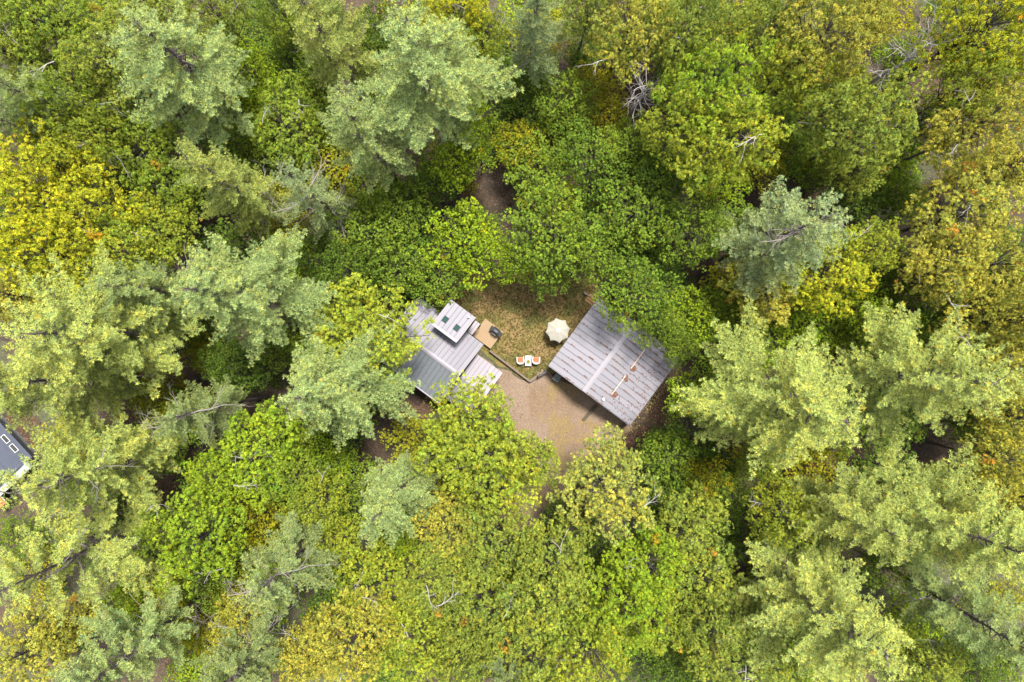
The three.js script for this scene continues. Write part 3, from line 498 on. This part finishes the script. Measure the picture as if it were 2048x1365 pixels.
function broadProto(seed, o) {                           // o: Ht, R, top, low, lobe, leaf, width, count, lobes
  const rand = mulberry(seed), lf = new Leaves(), wood = [], { Ht, R } = o, cy = Ht - o.top, lobes = [];
  const pal = o.palette;
  const masses = [];
  for (let tries = 0; tries < 3000 && masses.length < o.masses; tries++) {
    const u = masses.length < 1 ? 0.95 : rr(-0.6, 0.95, rand), a = rand() * 6.2832, h = Math.sqrt(1 - u * u), k = rr(0.45, 0.85, rand), rad = o.mass * rr(0.7, 1.2, rand);
    const p = V(Math.cos(a) * h * R * k, cy + (u > 0 ? o.top : o.low) * u * 0.72, Math.sin(a) * h * R * k);
    if (masses.some((q) => q.p.distanceTo(p) < (q.rad + rad) * (o.apart ?? 0.62))) continue;
    masses.push({ p, rad, tone: rand() });
  }
  for (const m of masses) for (let tries = 0, k = 0; tries < 400 && k < o.lobes; tries++) {
    const u = rr(-0.25, 1, rand), a = rand() * 6.2832, h = Math.sqrt(1 - u * u), r = m.rad * rr(0.55, 1.12, rand), rad = o.lobe * (rand() < 0.2 ? rr(1.2, 1.7, rand) : rr(0.45, 1.1, rand));
    const p = V(m.p.x + Math.cos(a) * h * r, m.p.y + u * r * (o.dome ?? 0.75), m.p.z + Math.sin(a) * h * r);
    if (lobes.some((q) => q.p.distanceTo(p) < (q.rad + rad) * (o.pack ?? 0.62))) continue;
    lobes.push({ p, rad, tone: m.tone }); k++;
  }
  for (let k = 0, tries = 0; k < (o.inner ?? 0) && tries < 900; tries++) {
    const a = rand() * 6.2832, r = Math.sqrt(rand()) * R * 0.78, p = V(Math.cos(a) * r, cy + lerp(-o.low, o.top * 0.45, rand()) * (1 - 0.4 * r / R), Math.sin(a) * r), rad = o.lobe * rr(0.9, 1.5, rand);
    if (lobes.some((q) => q.p.distanceTo(p) < (q.rad + rad) * 0.7)) continue;
    lobes.push({ p, rad, tone: rand(), thin: 0.6 }); k++;
  }
  for (const { p, rad, tone: mt, thin } of lobes) {
    const tone = rand() * 0.5 + mt * 0.5, tn = noise3(p.x * 0.35 + seed * 3, p.y * 0.35, p.z * 0.35), lobeCol = pal[clamp(Math.floor((tone * 0.55 + tn * 0.65) * pal.length), 0, pal.length - 1)], v0 = rr(0.9, 1.1, rand), turned = rand() < (o.turned ?? 0.012);
    const n = Math.round(o.density * rad * rad * 10 * (thin ?? 1));
    for (let k = 0; k < n; k++) {
      const u = rr(-0.35, 1, rand), a = rand() * 6.2832, h = Math.sqrt(1 - u * u), r = rad * Math.pow(rr(0.06, 1.35, rand), 0.5), q = V(p.x + Math.cos(a) * h * r, p.y + u * r * (o.flat ?? 0.8), p.z + Math.sin(a) * h * r);
      const ax = V(Math.cos(a) * h * 0.65 + rr(-0.2, 0.2, rand), 0.62 + u * 0.4, Math.sin(a) * h * 0.65 + rr(-0.2, 0.2, rand)).normalize();
      const alt = rand() < 0.35 ? pal[Math.floor(rand() * pal.length)] : lobeCol, v = v0 * rr(0.62, 1.25, rand), col = turned ? [1.5, 0.78, 0.6] : rand() < (o.spark ?? 0.008) ? [1.4, 0.95, 0.6] : alt;
      lf.whorl(q, ax, o.count, o.leaf, o.width, [-0.2, 0.45], 0.16, [col[0] * v, col[1] * v, col[2] * v], 0.3, rand);
    }
  }
  const tp = [], tr = [], topY = cy + o.top * 0.35; for (let i = 0; i <= 7; i++) { tp.push(V(Math.sin(i * 0.7 + seed) * 0.16 * (i / 7) * R * 0.4, topY * i / 7, Math.cos(i * 0.9 + seed) * 0.14 * (i / 7) * R * 0.4)); tr.push(lerp(o.trunk, o.trunk * 0.25, i / 7) * (i ? 1 : 1.3)); }
  wood.push(tube(tp, tr, 8));
  const onTrunk = (y) => { const f = clamp(y / topY, 0, 0.999) * 7, i = Math.floor(f); return new THREE.Vector3().lerpVectors(tp[i], tp[i + 1], f - i); };
  for (const { p } of lobes) { if (rand() < 0.7) continue; const hd = Math.hypot(p.x, p.z), y = clamp(p.y - hd * rr(0.6, 1.0, rand), Ht * 0.3, topY * 0.97), s = onTrunk(y), pts = bent(s, p, 3, 0.05, rand, 0.06); wood.push(tube(pts, taper(3, o.trunk * 0.22 * (0.5 + hd / R), 0.015), 4)); }
  return { crown: lf.geometry(), wood: join(wood), Ht, R, tris: lf.i.length / 3, tips: lobes.map((l) => l.p) };
}
const oakPal = [[0.6, 0.8, 0.8], [0.76, 0.92, 0.85], [0.94, 1.0, 0.9], [1.03, 1.05, 0.85], [1.13, 1.1, 0.8], [1.25, 1.15, 0.75]];
const mapPal = [[0.72, 0.84, 0.9], [0.85, 0.95, 0.95], [1, 1, 1], [1.1, 1.05, 0.95], [1.2, 1.1, 0.8]];
const pines = [101, 102, 103, 104, 105, 106].map((s) => pineProto(s)).concat([201, 202].map((s) => pineProto(s, { sparse: 0.42, dead: 14, deadTop: 10 })));
const oaks = [301, 302, 303, 304, 305, 306, 307, 308, 309, 310, 311, 312].map((s, i) => broadProto(s, { Ht: 16, R: 4.7, top: 3.6, low: 3.2, masses: 14 + (i % 3) * 2, mass: 1.7, dome: 1.0, flat: 1.15, apart: 0.8, inner: 40, turned: 0.003, lobe: 0.5, leaf: 0.205, width: 0.066, count: 9, lobes: 16, density: 6.4, trunk: 0.24, palette: oakPal, pack: 0.86 }));
const maples = [401, 402, 403, 404, 405, 406, 407].map((s) => broadProto(s, { Ht: 9, R: 3.1, top: 2.0, low: 3.2, masses: 13, mass: 1.25, lobe: 0.44, leaf: 0.125, width: 0.075, count: 7, lobes: 13, density: 9.5, flat: 0.6, dome: 0.8, inner: 25, trunk: 0.11, palette: mapPal, spark: 0.01, turned: 0.003, pack: 0.84 }));
const bushes = [501, 502, 503].map((s) => broadProto(s, { Ht: 1.7, R: 1.3, top: 0.9, low: 0.7, masses: 5, mass: 0.6, lobe: 0.36, leaf: 0.13, width: 0.07, count: 6, lobes: 8, density: 6.5, flat: 0.6, trunk: 0.035, palette: mapPal, spark: 0.02, turned: 0.02 }));
console.log('tris', [pines, oaks, maples, bushes].map((l) => l.map((p) => p.tris)).join(' | '));

const leafMat = (rgb, t = 0.1) => new THREE.MeshPhysicalMaterial({ color: new THREE.Color().setRGB(...rgb), roughness: 1, vertexColors: true, transmission: t, side: THREE.DoubleSide, specularIntensity: 0.1 });
const tints = {
  lime: leafMat([0.238, 0.268, 0.074], 0.1), silver: leafMat([0.198, 0.245, 0.092], 0.1), blue: leafMat([0.188, 0.23, 0.108], 0.1), grey: leafMat([0.17, 0.205, 0.08], 0.1),
  green: leafMat([0.115, 0.152, 0.022]), olive: leafMat([0.148, 0.174, 0.034]), mid: leafMat([0.17, 0.196, 0.026]), pale: leafMat([0.2, 0.203, 0.05]), bright: leafMat([0.142, 0.196, 0.019]), gold: leafMat([0.226, 0.212, 0.042]), yellow: leafMat([0.222, 0.225, 0.018]),
  fresh: leafMat([0.12, 0.172, 0.011]), deep: leafMat([0.058, 0.094, 0.014]), leaf: leafMat([0.086, 0.128, 0.016]), fern: leafMat([0.055, 0.1, 0.028]), amber: leafMat([0.15, 0.15, 0.011]),
};
const barkMats = { pine: std([0.06, 0.048, 0.042], 0.95), oak: std([0.038, 0.031, 0.026], 0.95), maple: std([0.035, 0.029, 0.024], 0.95) };
const tintWords = { lime: 'lime', silver: 'silvery', blue: 'blue-green', grey: 'grey-green' };
let serial = 0;
const ranked = [];
function place(kind, px, py, rpx, tint, Ht, label, group, o = {}) {
  serial++;
  const pool = { pine: o.sparse ? pines.slice(6) : pines.slice(0, 6), oak: oaks, maple: maples, bush: bushes }[kind], proto = pool[Math.floor(hash3(serial, px, py) * pool.length)];
  const hc = Ht * { pine: 0.7, oak: 0.8, maple: 0.72, bush: 0.6 }[kind], f = S * (H - hc) / H, R = rpx * f * (kind === 'pine' ? 1.14 : kind === 'oak' ? 0.95 : 0.94), k = R / proto.R, ky = Ht / proto.Ht;
  const t = thing({ pine: 'white_pine', oak: 'oak_tree', maple: 'maple_tree', bush: 'shrub' }[kind], label, kind === 'bush' ? 'shrub' : 'tree', group);
  const p = at(px, py, hc); t.position.set(p.x, 0, p.z);
  const spin = hash3(px, serial, 7) * 6.2832, body = (m) => { m.rotation.y = spin; m.scale.set(k, ky, k); return m; };
  body(mesh(kind === 'bush' ? 'stem' : 'trunk', proto.wood, barkMats[kind === 'bush' ? 'maple' : kind], t));
  body(mesh(kind === 'bush' ? 'foliage' : 'crown', proto.crown, tints[tint], t)).userData.kind = 'stuff';
  if (kind === 'pine') for (const [y, a, L, up, v] of proto.dead) { const m = mesh('dead_branch', bareGeos[v], pineDeadMat, t); m.position.set(0, y * ky, 0); m.rotation.set(0, a, up); m.scale.setScalar(L * 1.15); }
  if (kind === 'oak') for (let i = 0, n = Math.floor(hash3(px, py, 3) * 3.6); i < n; i++) {
    const q = proto.tips[Math.floor(hash3(px, py, 30 + i) * proto.tips.length)]; if (q.y < 11) continue;
    const m = mesh('dead_branch', bareGeos[(serial + i) % 5], bareMat, t), w = q.clone().multiply(V(k, ky, k)).applyAxisAngle(V(0, 1, 0), spin);
    m.position.set(w.x * 0.85, w.y - 0.1, w.z * 0.85); m.rotation.set(0, hash3(px, i, 9) * 6.28, 0.35); m.scale.setScalar(rr(1.3, 2.6));
  }
  if (!o.own) ranked.push({ t, word: o.word });
  return t;
}
// white pines: px, py, radius in px, tint, height, sparse
const pineList = [
  [365, 120, 135, 'silver', 24], [850, 125, 150, 'silver', 26], [742, 285, 100, 'silver', 23], [640, 55, 95, 'lime', 23], [1066, 50, 72, 'blue', 21], [452, 365, 84, 'lime', 24], [612, 385, 76, 'blue', 21, 1], [470, 590, 132, 'silver', 25],
  [190, 660, 165, 'lime', 26], [85, 765, 118, 'lime', 25], [660, 782, 125, 'silver', 24], [392, 825, 76, 'grey', 20, 1], [780, 1002, 92, 'silver', 21], [562, 1140, 105, 'grey', 23, 1], [265, 1305, 110, 'silver', 24], [475, 1335, 90, 'grey', 22],
  [165, 945, 135, 'lime', 25, 1], [130, 1125, 140, 'lime', 24, 1], [1575, 468, 122, 'blue', 23, 1], [1590, 810, 160, 'lime', 26], [1835, 750, 150, 'lime', 25], [1720, 1040, 100, 'lime', 23], [1925, 1070, 150, 'lime', 26], [1660, 1235, 155, 'lime', 26],
  [1985, 1260, 105, 'silver', 23], [60, 195, 78, 'silver', 22], [10, 245, 60, 'blue', 21], [1018, 1352, 52, 'blue', 19], [300, 575, 80, 'silver', 22], [660, 700, 0, 'lime', 0],
].filter((r) => r[2]);
const pineLabels = {
  2: null, 8: 'large silvery pine with a bare trunk base above the golden oaks', 10: 'silvery white pine beside the cabin, next to the gold-green oak over its roof', 12: 'compact silvery pine below the cabin, beside the oak over the drive', 18: 'blue-green pine rising out of golden oaks behind the garage', 19: 'broad pale lime pine nearest the garage',
};
pineList.forEach(([x, y, r, tint, h, sp], i) => place('pine', x, y, r, tint, h, pineLabels[i] ?? 'pine', 'white pines in the wood', { sparse: sp, own: !!pineLabels[i], word: `${sp ? 'thin-crowned' : 'full-crowned'} ${tintWords[tint]} pine` }));

// canopy oaks: px, py, radius, tint, height
const oakList = [
  [110, 50, 105, 'green', 16], [215, 130, 90, 'olive', 16], [300, 25, 90, 'olive', 17], [40, 20, 85, 'olive', 16], [150, 205, 75, 'green', 15], [285, 300, 92, 'green', 15], [335, 385, 80, 'green', 14], [430, 20, 70, 'olive', 15], [20, 110, 70, 'olive', 15],
  [100, 325, 108, 'yellow', 17], [55, 435, 110, 'yellow', 17], [195, 415, 98, 'yellow', 17], [110, 510, 110, 'yellow', 16], [258, 500, 90, 'mid', 15], [25, 590, 80, 'gold', 16], [325, 455, 72, 'mid', 14], [190, 270, 72, 'mid', 14],
  [575, 245, 95, 'green', 13], [905, 18, 85, 'yellow', 15], [965, 70, 60, 'mid', 13], [560, 20, 60, 'green', 13],
  [1255, 50, 95, 'gold', 16], [1180, 10, 70, 'olive', 15], [1390, 50, 92, 'olive', 17], [1425, 165, 112, 'bright', 18], [1455, 285, 112, 'mid', 18], [1350, 245, 85, 'mid', 16], [1555, 35, 85, 'olive', 17], [1650, 60, 110, 'gold', 18], [1590, 150, 88, 'mid', 17], [1730, 255, 108, 'olive', 17], [1660, 215, 80, 'olive', 16],
  [1965, 50, 115, 'yellow', 18], [1938, 172, 82, 'mid', 17], [2010, 150, 80, 'yellow', 17], [1950, 255, 100, 'gold', 17], [2035, 330, 85, 'gold', 17], [1710, 335, 72, 'olive', 15], [1735, 25, 68, 'gold', 17],
  [1920, 430, 112, 'gold', 18], [1990, 530, 100, 'gold', 18], [1885, 520, 88, 'gold', 17], [1960, 630, 100, 'gold', 17], [2040, 640, 70, 'gold', 17], [2005, 730, 82, 'gold', 17], [2030, 830, 80, 'gold', 16], [2000, 920, 78, 'gold', 15], [2050, 1000, 60, 'gold', 15],
  [1655, 540, 98, 'yellow', 15], [1525, 585, 80, 'gold', 14], [1735, 495, 70, 'mid', 14],
  [738, 668, 120, 'mid', 15], [938, 866, 112, 'mid', 15], [975, 925, 112, 'mid', 16], [1055, 925, 66, 'mid', 13], [1215, 975, 112, 'pale', 16],
  [1385, 1060, 88, 'olive', 15], [1400, 1150, 95, 'olive', 15], [1290, 1120, 88, 'bright', 16], [1245, 1205, 98, 'bright', 16], [1105, 1115, 88, 'olive', 16], [1090, 1210, 108, 'olive', 17], [995, 1080, 88, 'olive', 15], [900, 1065, 78, 'gold', 15], [875, 1160, 90, 'olive', 16], [965, 1205, 90, 'olive', 16],
  [760, 1185, 98, 'mid', 16], [715, 1275, 98, 'gold', 16], [835, 1280, 98, 'mid', 16], [925, 1305, 80, 'olive', 16], [1055, 1315, 100, 'olive', 17], [1180, 1300, 100, 'mid', 17], [1310, 1240, 78, 'mid', 16], [1425, 1255, 80, 'olive', 15], [1490, 1335, 98, 'olive', 16], [640, 1290, 72, 'gold', 15], [640, 1000, 62, 'mid', 14], [660, 1080, 72, 'mid', 14],
  [515, 905, 105, 'bright', 15], [435, 960, 70, 'bright', 14], [585, 950, 72, 'green', 13], [400, 1085, 100, 'bright', 14], [330, 1060, 60, 'green', 13], [485, 1245, 62, 'gold', 13], [600, 1320, 68, 'gold', 14], [55, 1300, 100, 'gold', 15], [140, 1245, 60, 'gold', 13], [1560, 1030, 70, 'mid', 14], [1850, 1330, 80, 'olive', 14], [1340, 60, 60, 'olive', 15], [1770, 1300, 60, 'olive', 13], [1320, 950, 0],
].filter((r) => r[2]);
const oakWords = { olive: 'olive-green oak', green: 'dark green oak', mid: 'yellow-green oak', gold: 'golden oak', bright: 'bright green oak', yellow: 'bright yellow oak' };
const near = [[738, 668, 'gold-green oak hanging over the dark side of the cabin roof'], [938, 866, 'yellow-green oak hanging over the low wing of the cabin'], [975, 925, 'yellow-green oak over the mouth of the gravel drive'], [1215, 975, 'pale yellow round-crowned oak across the drive from the garage'], [1055, 925, 'small yellow-green oak leaning out over the gravel drive']];
oakList.forEach(([x, y, r, tint, h]) => { const n = near.find((k) => k[0] === x && k[1] === y); place('oak', x, y, r, tint, n ? h : h + rr(-3.2, 2.2), n ? n[2] : 'oak', 'oaks in the canopy', { own: !!n, word: oakWords[tint] }); });

// lower green trees
const mapleList = [
  [930, 480, 92, 'fresh', 10], [1105, 455, 112, 'leaf', 12], [1180, 520, 70, 'leaf', 11], [1275, 420, 98, 'leaf', 11], [1268, 588, 92, 'leaf', 12], [1318, 655, 58, 'leaf', 11], [1385, 470, 80, 'leaf', 10], [745, 470, 88, 'leaf', 10], [805, 415, 72, 'leaf', 9], [865, 370, 70, 'deep', 8], [955, 285, 62, 'fresh', 11], [900, 330, 60, 'fresh', 10],
  [1120, 205, 72, 'leaf', 8], [1075, 330, 84, 'leaf', 9], [1185, 320, 80, 'leaf', 9], [1045, 175, 60, 'deep', 7], [1260, 300, 70, 'leaf', 8], [1290, 365, 70, 'deep', 8], [700, 550, 72, 'deep', 9], [640, 520, 60, 'deep', 8], [880, 560, 70, 'leaf', 9], [800, 530, 75, 'leaf', 9], [1090, 540, 62, 'leaf', 10], [1020, 520, 55, 'fresh', 9],
  [1390, 785, 66, 'fresh', 7], [1420, 620, 70, 'leaf', 9], [1360, 700, 42, 'leaf', 8], [1480, 690, 60, 'deep', 8], [500, 150, 62, 'fresh', 10], [520, 215, 55, 'fresh', 9], [310, 1185, 72, 'amber', 8], [365, 1240, 66, 'amber', 7], [255, 1180, 55, 'fresh', 7], [420, 1160, 60, 'leaf', 8], [620, 880, 60, 'fresh', 8], [660, 930, 55, 'fresh', 7],
  [1330, 900, 60, 'deep', 5], [1400, 930, 70, 'deep', 6], [1360, 990, 60, 'deep', 6], [1450, 990, 55, 'leaf', 7], [1130, 1030, 50, 'deep', 6], [1640, 330, 60, 'fresh', 8], [1560, 310, 60, 'leaf', 8], [1720, 620, 55, 'fresh', 8], [1800, 560, 55, 'leaf', 8], [480, 290, 60, 'leaf', 9], [560, 320, 60, 'deep', 8], [760, 60, 60, 'deep', 9], [940, 130, 50, 'leaf', 8],
  [1220, 230, 55, 'amber', 7], [1100, 260, 50, 'amber', 6], [1340, 330, 55, 'leaf', 8], [480, 740, 60, 'deep', 8], [440, 720, 50, 'deep', 8], [560, 690, 60, 'leaf', 8], [1510, 930, 50, 'leaf', 8], [1460, 600, 55, 'leaf', 9], [1340, 1340, 60, 'deep', 8], [1550, 1180, 60, 'leaf', 8], [1810, 400, 45, 'leaf', 8], [1840, 620, 60, 'leaf', 8], [1930, 830, 50, 'deep', 6], [2020, 1325, 62, 'leaf', 7], [1280, 1322, 60, 'deep', 9], [40, 1075, 60, 'leaf', 6], [1940, 1340, 60, 'deep', 8], [1760, 1130, 55, 'leaf', 8], [640, 150, 55, 'leaf', 9], [590, 130, 60, 'deep', 8],
];
const mapleWords = { fresh: 'bright green maple', leaf: 'mid-green maple', deep: 'deep green maple', amber: 'yellow-lime maple' };
const nearM = [[1268, 588, 'green maple spreading over the back corner of the garage roof'], [1318, 655, 'small green maple whose branches droop onto the garage roof'], [1105, 455, 'broad green maple at the back edge of the lawn'], [930, 480, 'fresh green maple behind the cabin'], [1390, 785, 'fresh green maple beside the low side of the garage']];
mapleList.forEach(([x, y, r, tint, h]) => { const n = nearM.find((k) => k[0] === x && k[1] === y); place('maple', x, y, r * 0.93, tint, n ? h : h * rr(0.75, 1.35), n ? n[2] : 'maple', 'maples under the canopy', { own: !!n, word: mapleWords[tint] }); });

// undergrowth over the forest floor, clear of the yard
const clearing = [[840, 690], [855, 640], [880, 600], [960, 570], [1000, 560], [1060, 590], [1170, 575], [1210, 600], [1290, 690], [1375, 715], [1275, 862], [1215, 885], [1150, 980], [1100, 1040], [1020, 1040], [1060, 830], [1000, 760], [920, 780], [880, 830], [790, 770]];
const inside = (x, y) => { let c = false; for (let i = 0, j = clearing.length - 1; i < clearing.length; j = i++) { const [a, b] = clearing[i], [p, q] = clearing[j]; if ((b > y) !== (q > y) && x < (p - a) * (y - b) / (q - b) + a) c = !c; } return c; };
const free = (x, y, r) => { if (inside(x, y)) return false; for (let k = 0; k < 12; k++) if (inside(x + r * Math.cos(k * 0.5236), y + r * Math.sin(k * 0.5236))) return false; return true; };
{
  const rand = mulberry(99), spots = [];
  for (let i = 0; i < 5000 && spots.length < 215; i++) { const x = rr(5, 2043, rand), y = rr(5, 1360, rand), r = rr(46, 78, rand); if (!free(x, y, r + 8) || x > 1190 && x < 1330 && y > 120 && y < 290 || x > 1800 && x < 1895 && y > 70 && y < 225 || x > 255 && x < 345 && y > 930 && y < 1040 || spots.some((s) => Math.hypot(s[0] - x, s[1] - y) < 60) || x < 60 && y > 840 && y < 1030) continue; spots.push([x, y]); const tint = ['deep', 'leaf', 'deep', 'fresh', 'amber'][Math.floor(rand() * 5)]; place('maple', Math.round(x), Math.round(y), r, tint, rr(4.5, 8, rand), 'maple', 'maples under the canopy', { word: mapleWords[tint] }); }
  const low = [];
  for (let i = 0; i < 9000 && low.length < 215; i++) { const x = rr(30, 2020, rand), y = rr(30, 1335, rand), r = rr(17, 32, rand); const nearGarage = x > 1240 && x < 1460 && y > 730 && y < 1000; if (!free(x, y, r + 3) || low.some((s) => Math.hypot(s[0] - x, s[1] - y) < (nearGarage ? 24 : 52)) || x < 70 && y > 840 && y < 1030) continue; low.push([x, y]); const tint = ['fern', 'deep', 'leaf', 'fern', 'amber'][Math.floor(rand() * (nearGarage ? 2.2 : 5))]; place('bush', Math.round(x), Math.round(y), r, tint, rr(0.9, 1.9, rand), 'shrub', 'shrubs on the forest floor', { word: { fern: 'low blue-green shrub', deep: 'low dark green shrub', leaf: 'low mid-green shrub', amber: 'low yellowing shrub' }[tint] }); }
}

// dead trees
function deadTree(px, py, Ht, label, seed, spread, mat) {
  const rand = mulberry(seed), t = thing('dead_tree', label, 'tree'), p = at(px, py, Ht * 0.8); t.position.set(p.x, 0, p.z);
  const pts = []; for (let i = 0; i <= 6; i++) pts.push(V(Math.sin(i + seed) * 0.15, Ht * i / 6, Math.cos(i * 1.3) * 0.15));
  mesh('trunk', tube(pts, taper(6, 0.24, 0.05), 8), mat, t);
  for (let k = 0; k < 16; k++) { const y = Ht * rr(0.5, 1, rand), m = mesh('dead_branch', bareGeos[k % 5], mat, t); m.position.set(0, y, 0); m.rotation.set(0, rand() * 6.28, rr(0.1, 0.9, rand)); m.scale.setScalar(spread * rr(0.6, 1.2, rand)); }
}
deadTree(1285, 185, 13, 'bare grey dead tree with fine branches in a brown gap', 3, 2.3, bareMat);
deadTree(1820, 115, 15, 'bare pale snag with crooked branches over brown leaf litter', 8, 2.7, bareMat);

// fallen leaves on the forest floor, thick in the open gaps
{
  const rand = mulberry(61), g = new Leaves(); g.kite(0, 0, 0, 1, 0.1, 0, 0, 0.2, 1, 0.17, 0.1, 0, 1, 1, 1); g.kite(-0.05, 0, 0.06, -0.6, 0.2, 0.77, 0.77, 0.1, 0.6, 0.14, 0.09, 0, 0.8, 0.8, 0.8);
  const n = 26000, im = new THREE.InstancedMesh(g.geometry(), std([1, 1, 1], 1, { vertexColors: true, side: THREE.DoubleSide }), n), M = new THREE.Matrix4(), q = new THREE.Quaternion(), e = new THREE.Euler(), cl = new THREE.Color(); let k = 0;
  const patches = [[1300, 850, 60], [1330, 800, 45], [1275, 900, 50], [300, 985, 60], [285, 800, 60], [1255, 190, 80], [1850, 150, 80], [1230, 280, 60], [780, 575, 40], [830, 810, 40], [40, 875, 50], [390, 1320, 60], [1010, 1045, 50]];
  while (k < n) {
    let x, y; if (rand() < 0.55) { const p = patches[Math.floor(rand() * patches.length)], a = rand() * 6.28, d = Math.sqrt(rand()) * p[2]; x = p[0] + Math.cos(a) * d; y = p[1] + Math.sin(a) * d; } else { x = rr(120, 1930, rand); y = rr(80, 1290, rand); }
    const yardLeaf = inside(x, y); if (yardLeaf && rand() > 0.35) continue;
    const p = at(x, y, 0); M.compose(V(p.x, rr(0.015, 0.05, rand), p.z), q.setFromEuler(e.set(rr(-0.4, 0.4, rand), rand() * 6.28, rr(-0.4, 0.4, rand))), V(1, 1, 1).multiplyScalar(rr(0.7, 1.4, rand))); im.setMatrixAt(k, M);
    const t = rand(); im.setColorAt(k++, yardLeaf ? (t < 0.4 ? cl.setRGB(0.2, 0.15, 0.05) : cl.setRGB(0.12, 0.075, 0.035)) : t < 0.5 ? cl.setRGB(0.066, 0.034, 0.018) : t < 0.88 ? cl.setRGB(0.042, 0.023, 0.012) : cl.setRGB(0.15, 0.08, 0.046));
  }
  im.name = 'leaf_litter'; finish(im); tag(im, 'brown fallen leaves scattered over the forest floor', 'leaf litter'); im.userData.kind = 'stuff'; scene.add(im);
}

// say which tree each one is: by its look and by its rank from something that can be found
{
  const marks = [[at(900, 680, 5), 'the cabin'], [at(1230, 730, 3), 'the garage'], [at(1110, 900, 0), 'the gravel drive'], [at(1285, 185, 10), 'the grey dead tree'], [at(1820, 115, 12), 'the bare pale snag'], [at(10, 910, 2), 'the blue shingled house'], [at(214, 1237, 0), 'the tan picnic table'], [at(430, 1220, 0), 'the bucket under oaks'], [at(350, 1010, 0), 'the thickest log'], [at(288, 776, 0), 'the log in the sandy gap'], [at(1930, 983, 0), 'the short grey log'], [at(1575, 468, 16), 'the pine behind the garage'], [at(1590, 810, 18), 'the lime pine by the garage'], [at(780, 1002, 15), 'the compact silvery pine'], [at(1050, 600, 0), 'the back of the lawn']];
  const rank = ['nearest', 'second nearest', 'third nearest', 'fourth nearest', 'fifth nearest', 'sixth nearest', 'seventh nearest', 'eighth nearest', 'ninth nearest', 'tenth nearest', 'eleventh nearest', 'twelfth nearest'], sets = new Map(), d2 = (a, b) => Math.hypot(a.x - b.x, a.z - b.z);
  for (const r of ranked) { const p = r.t.position; let best = marks[0]; for (const m of marks) if (d2(p, m[0]) < d2(p, best[0])) best = m; r.d = d2(p, best[0]); const k = r.word + '|' + best[1]; r.mark = best; if (!sets.has(k)) sets.set(k, []); sets.get(k).push(r); }
  for (const list of sets.values()) list.sort((a, b) => a.d - b.d).forEach((r, i) => {
    const n = ranked.filter((q) => q.word === r.word && d2(q.t.position, r.mark[0]) < r.d - 1e-6).length;   // its rank counts every look-alike, also those nearer to another mark
    r.t.userData.label = n < rank.length ? `${r.word}, ${rank[n]} of its kind to ${r.mark[1]}` : `${r.word} farther off round ${r.mark[1]}`;
  });
}

// grass tufts on the lawn
{
  const g = new Leaves(), rand = mulberry(4); for (let k = 0; k < 5; k++) g.whorl(V(rr(-0.05, 0.05, rand), 0, rr(-0.05, 0.05, rand)), V(0, 1, 0), 4, 0.09, 0.014, [0.7, 1.3], 0.1, [1, 1, 1], 0.5, rand);
  const n = 7000, im = new THREE.InstancedMesh(g.geometry(), std([1, 1, 1], 1, { vertexColors: true, side: THREE.DoubleSide }), n), M = new THREE.Matrix4(), q = new THREE.Quaternion(), cl = new THREE.Color(); let k = 0;
  const lawn = [[905, 565], [1085, 550], [1205, 570], [1170, 675], [1108, 738], [1055, 758], [930, 675]];
  for (let i = 0; i < 60000 && k < n; i++) { const x = rr(890, 1215, rand), y = rr(548, 762, rand); let c = false; for (let a = 0, b = lawn.length - 1; a < lawn.length; b = a++) if ((lawn[a][1] > y) !== (lawn[b][1] > y) && x < (lawn[b][0] - lawn[a][0]) * (y - lawn[a][1]) / (lawn[b][1] - lawn[a][1]) + lawn[a][0]) c = !c; if (!c) continue; const p = at(x, y, 0); M.compose(V(p.x, 0.004, p.z), q.setFromAxisAngle(V(0, 1, 0), rand() * 6.28), V(1, 1, 1).multiplyScalar(rr(0.6, 1.5, rand))); im.setMatrixAt(k, M); const t = rand(); im.setColorAt(k++, t < 0.45 ? cl.setRGB(0.108, 0.079, 0.018) : t < 0.78 ? cl.setRGB(0.088, 0.078, 0.012) : cl.setRGB(0.13, 0.09, 0.03)); }
  im.count = k; im.name = 'grass'; finish(im); tag(im, 'short dry brown and olive grass of the lawn', 'grass'); im.userData.kind = 'stuff'; scene.add(im);
}

renderer.render(scene, camera);
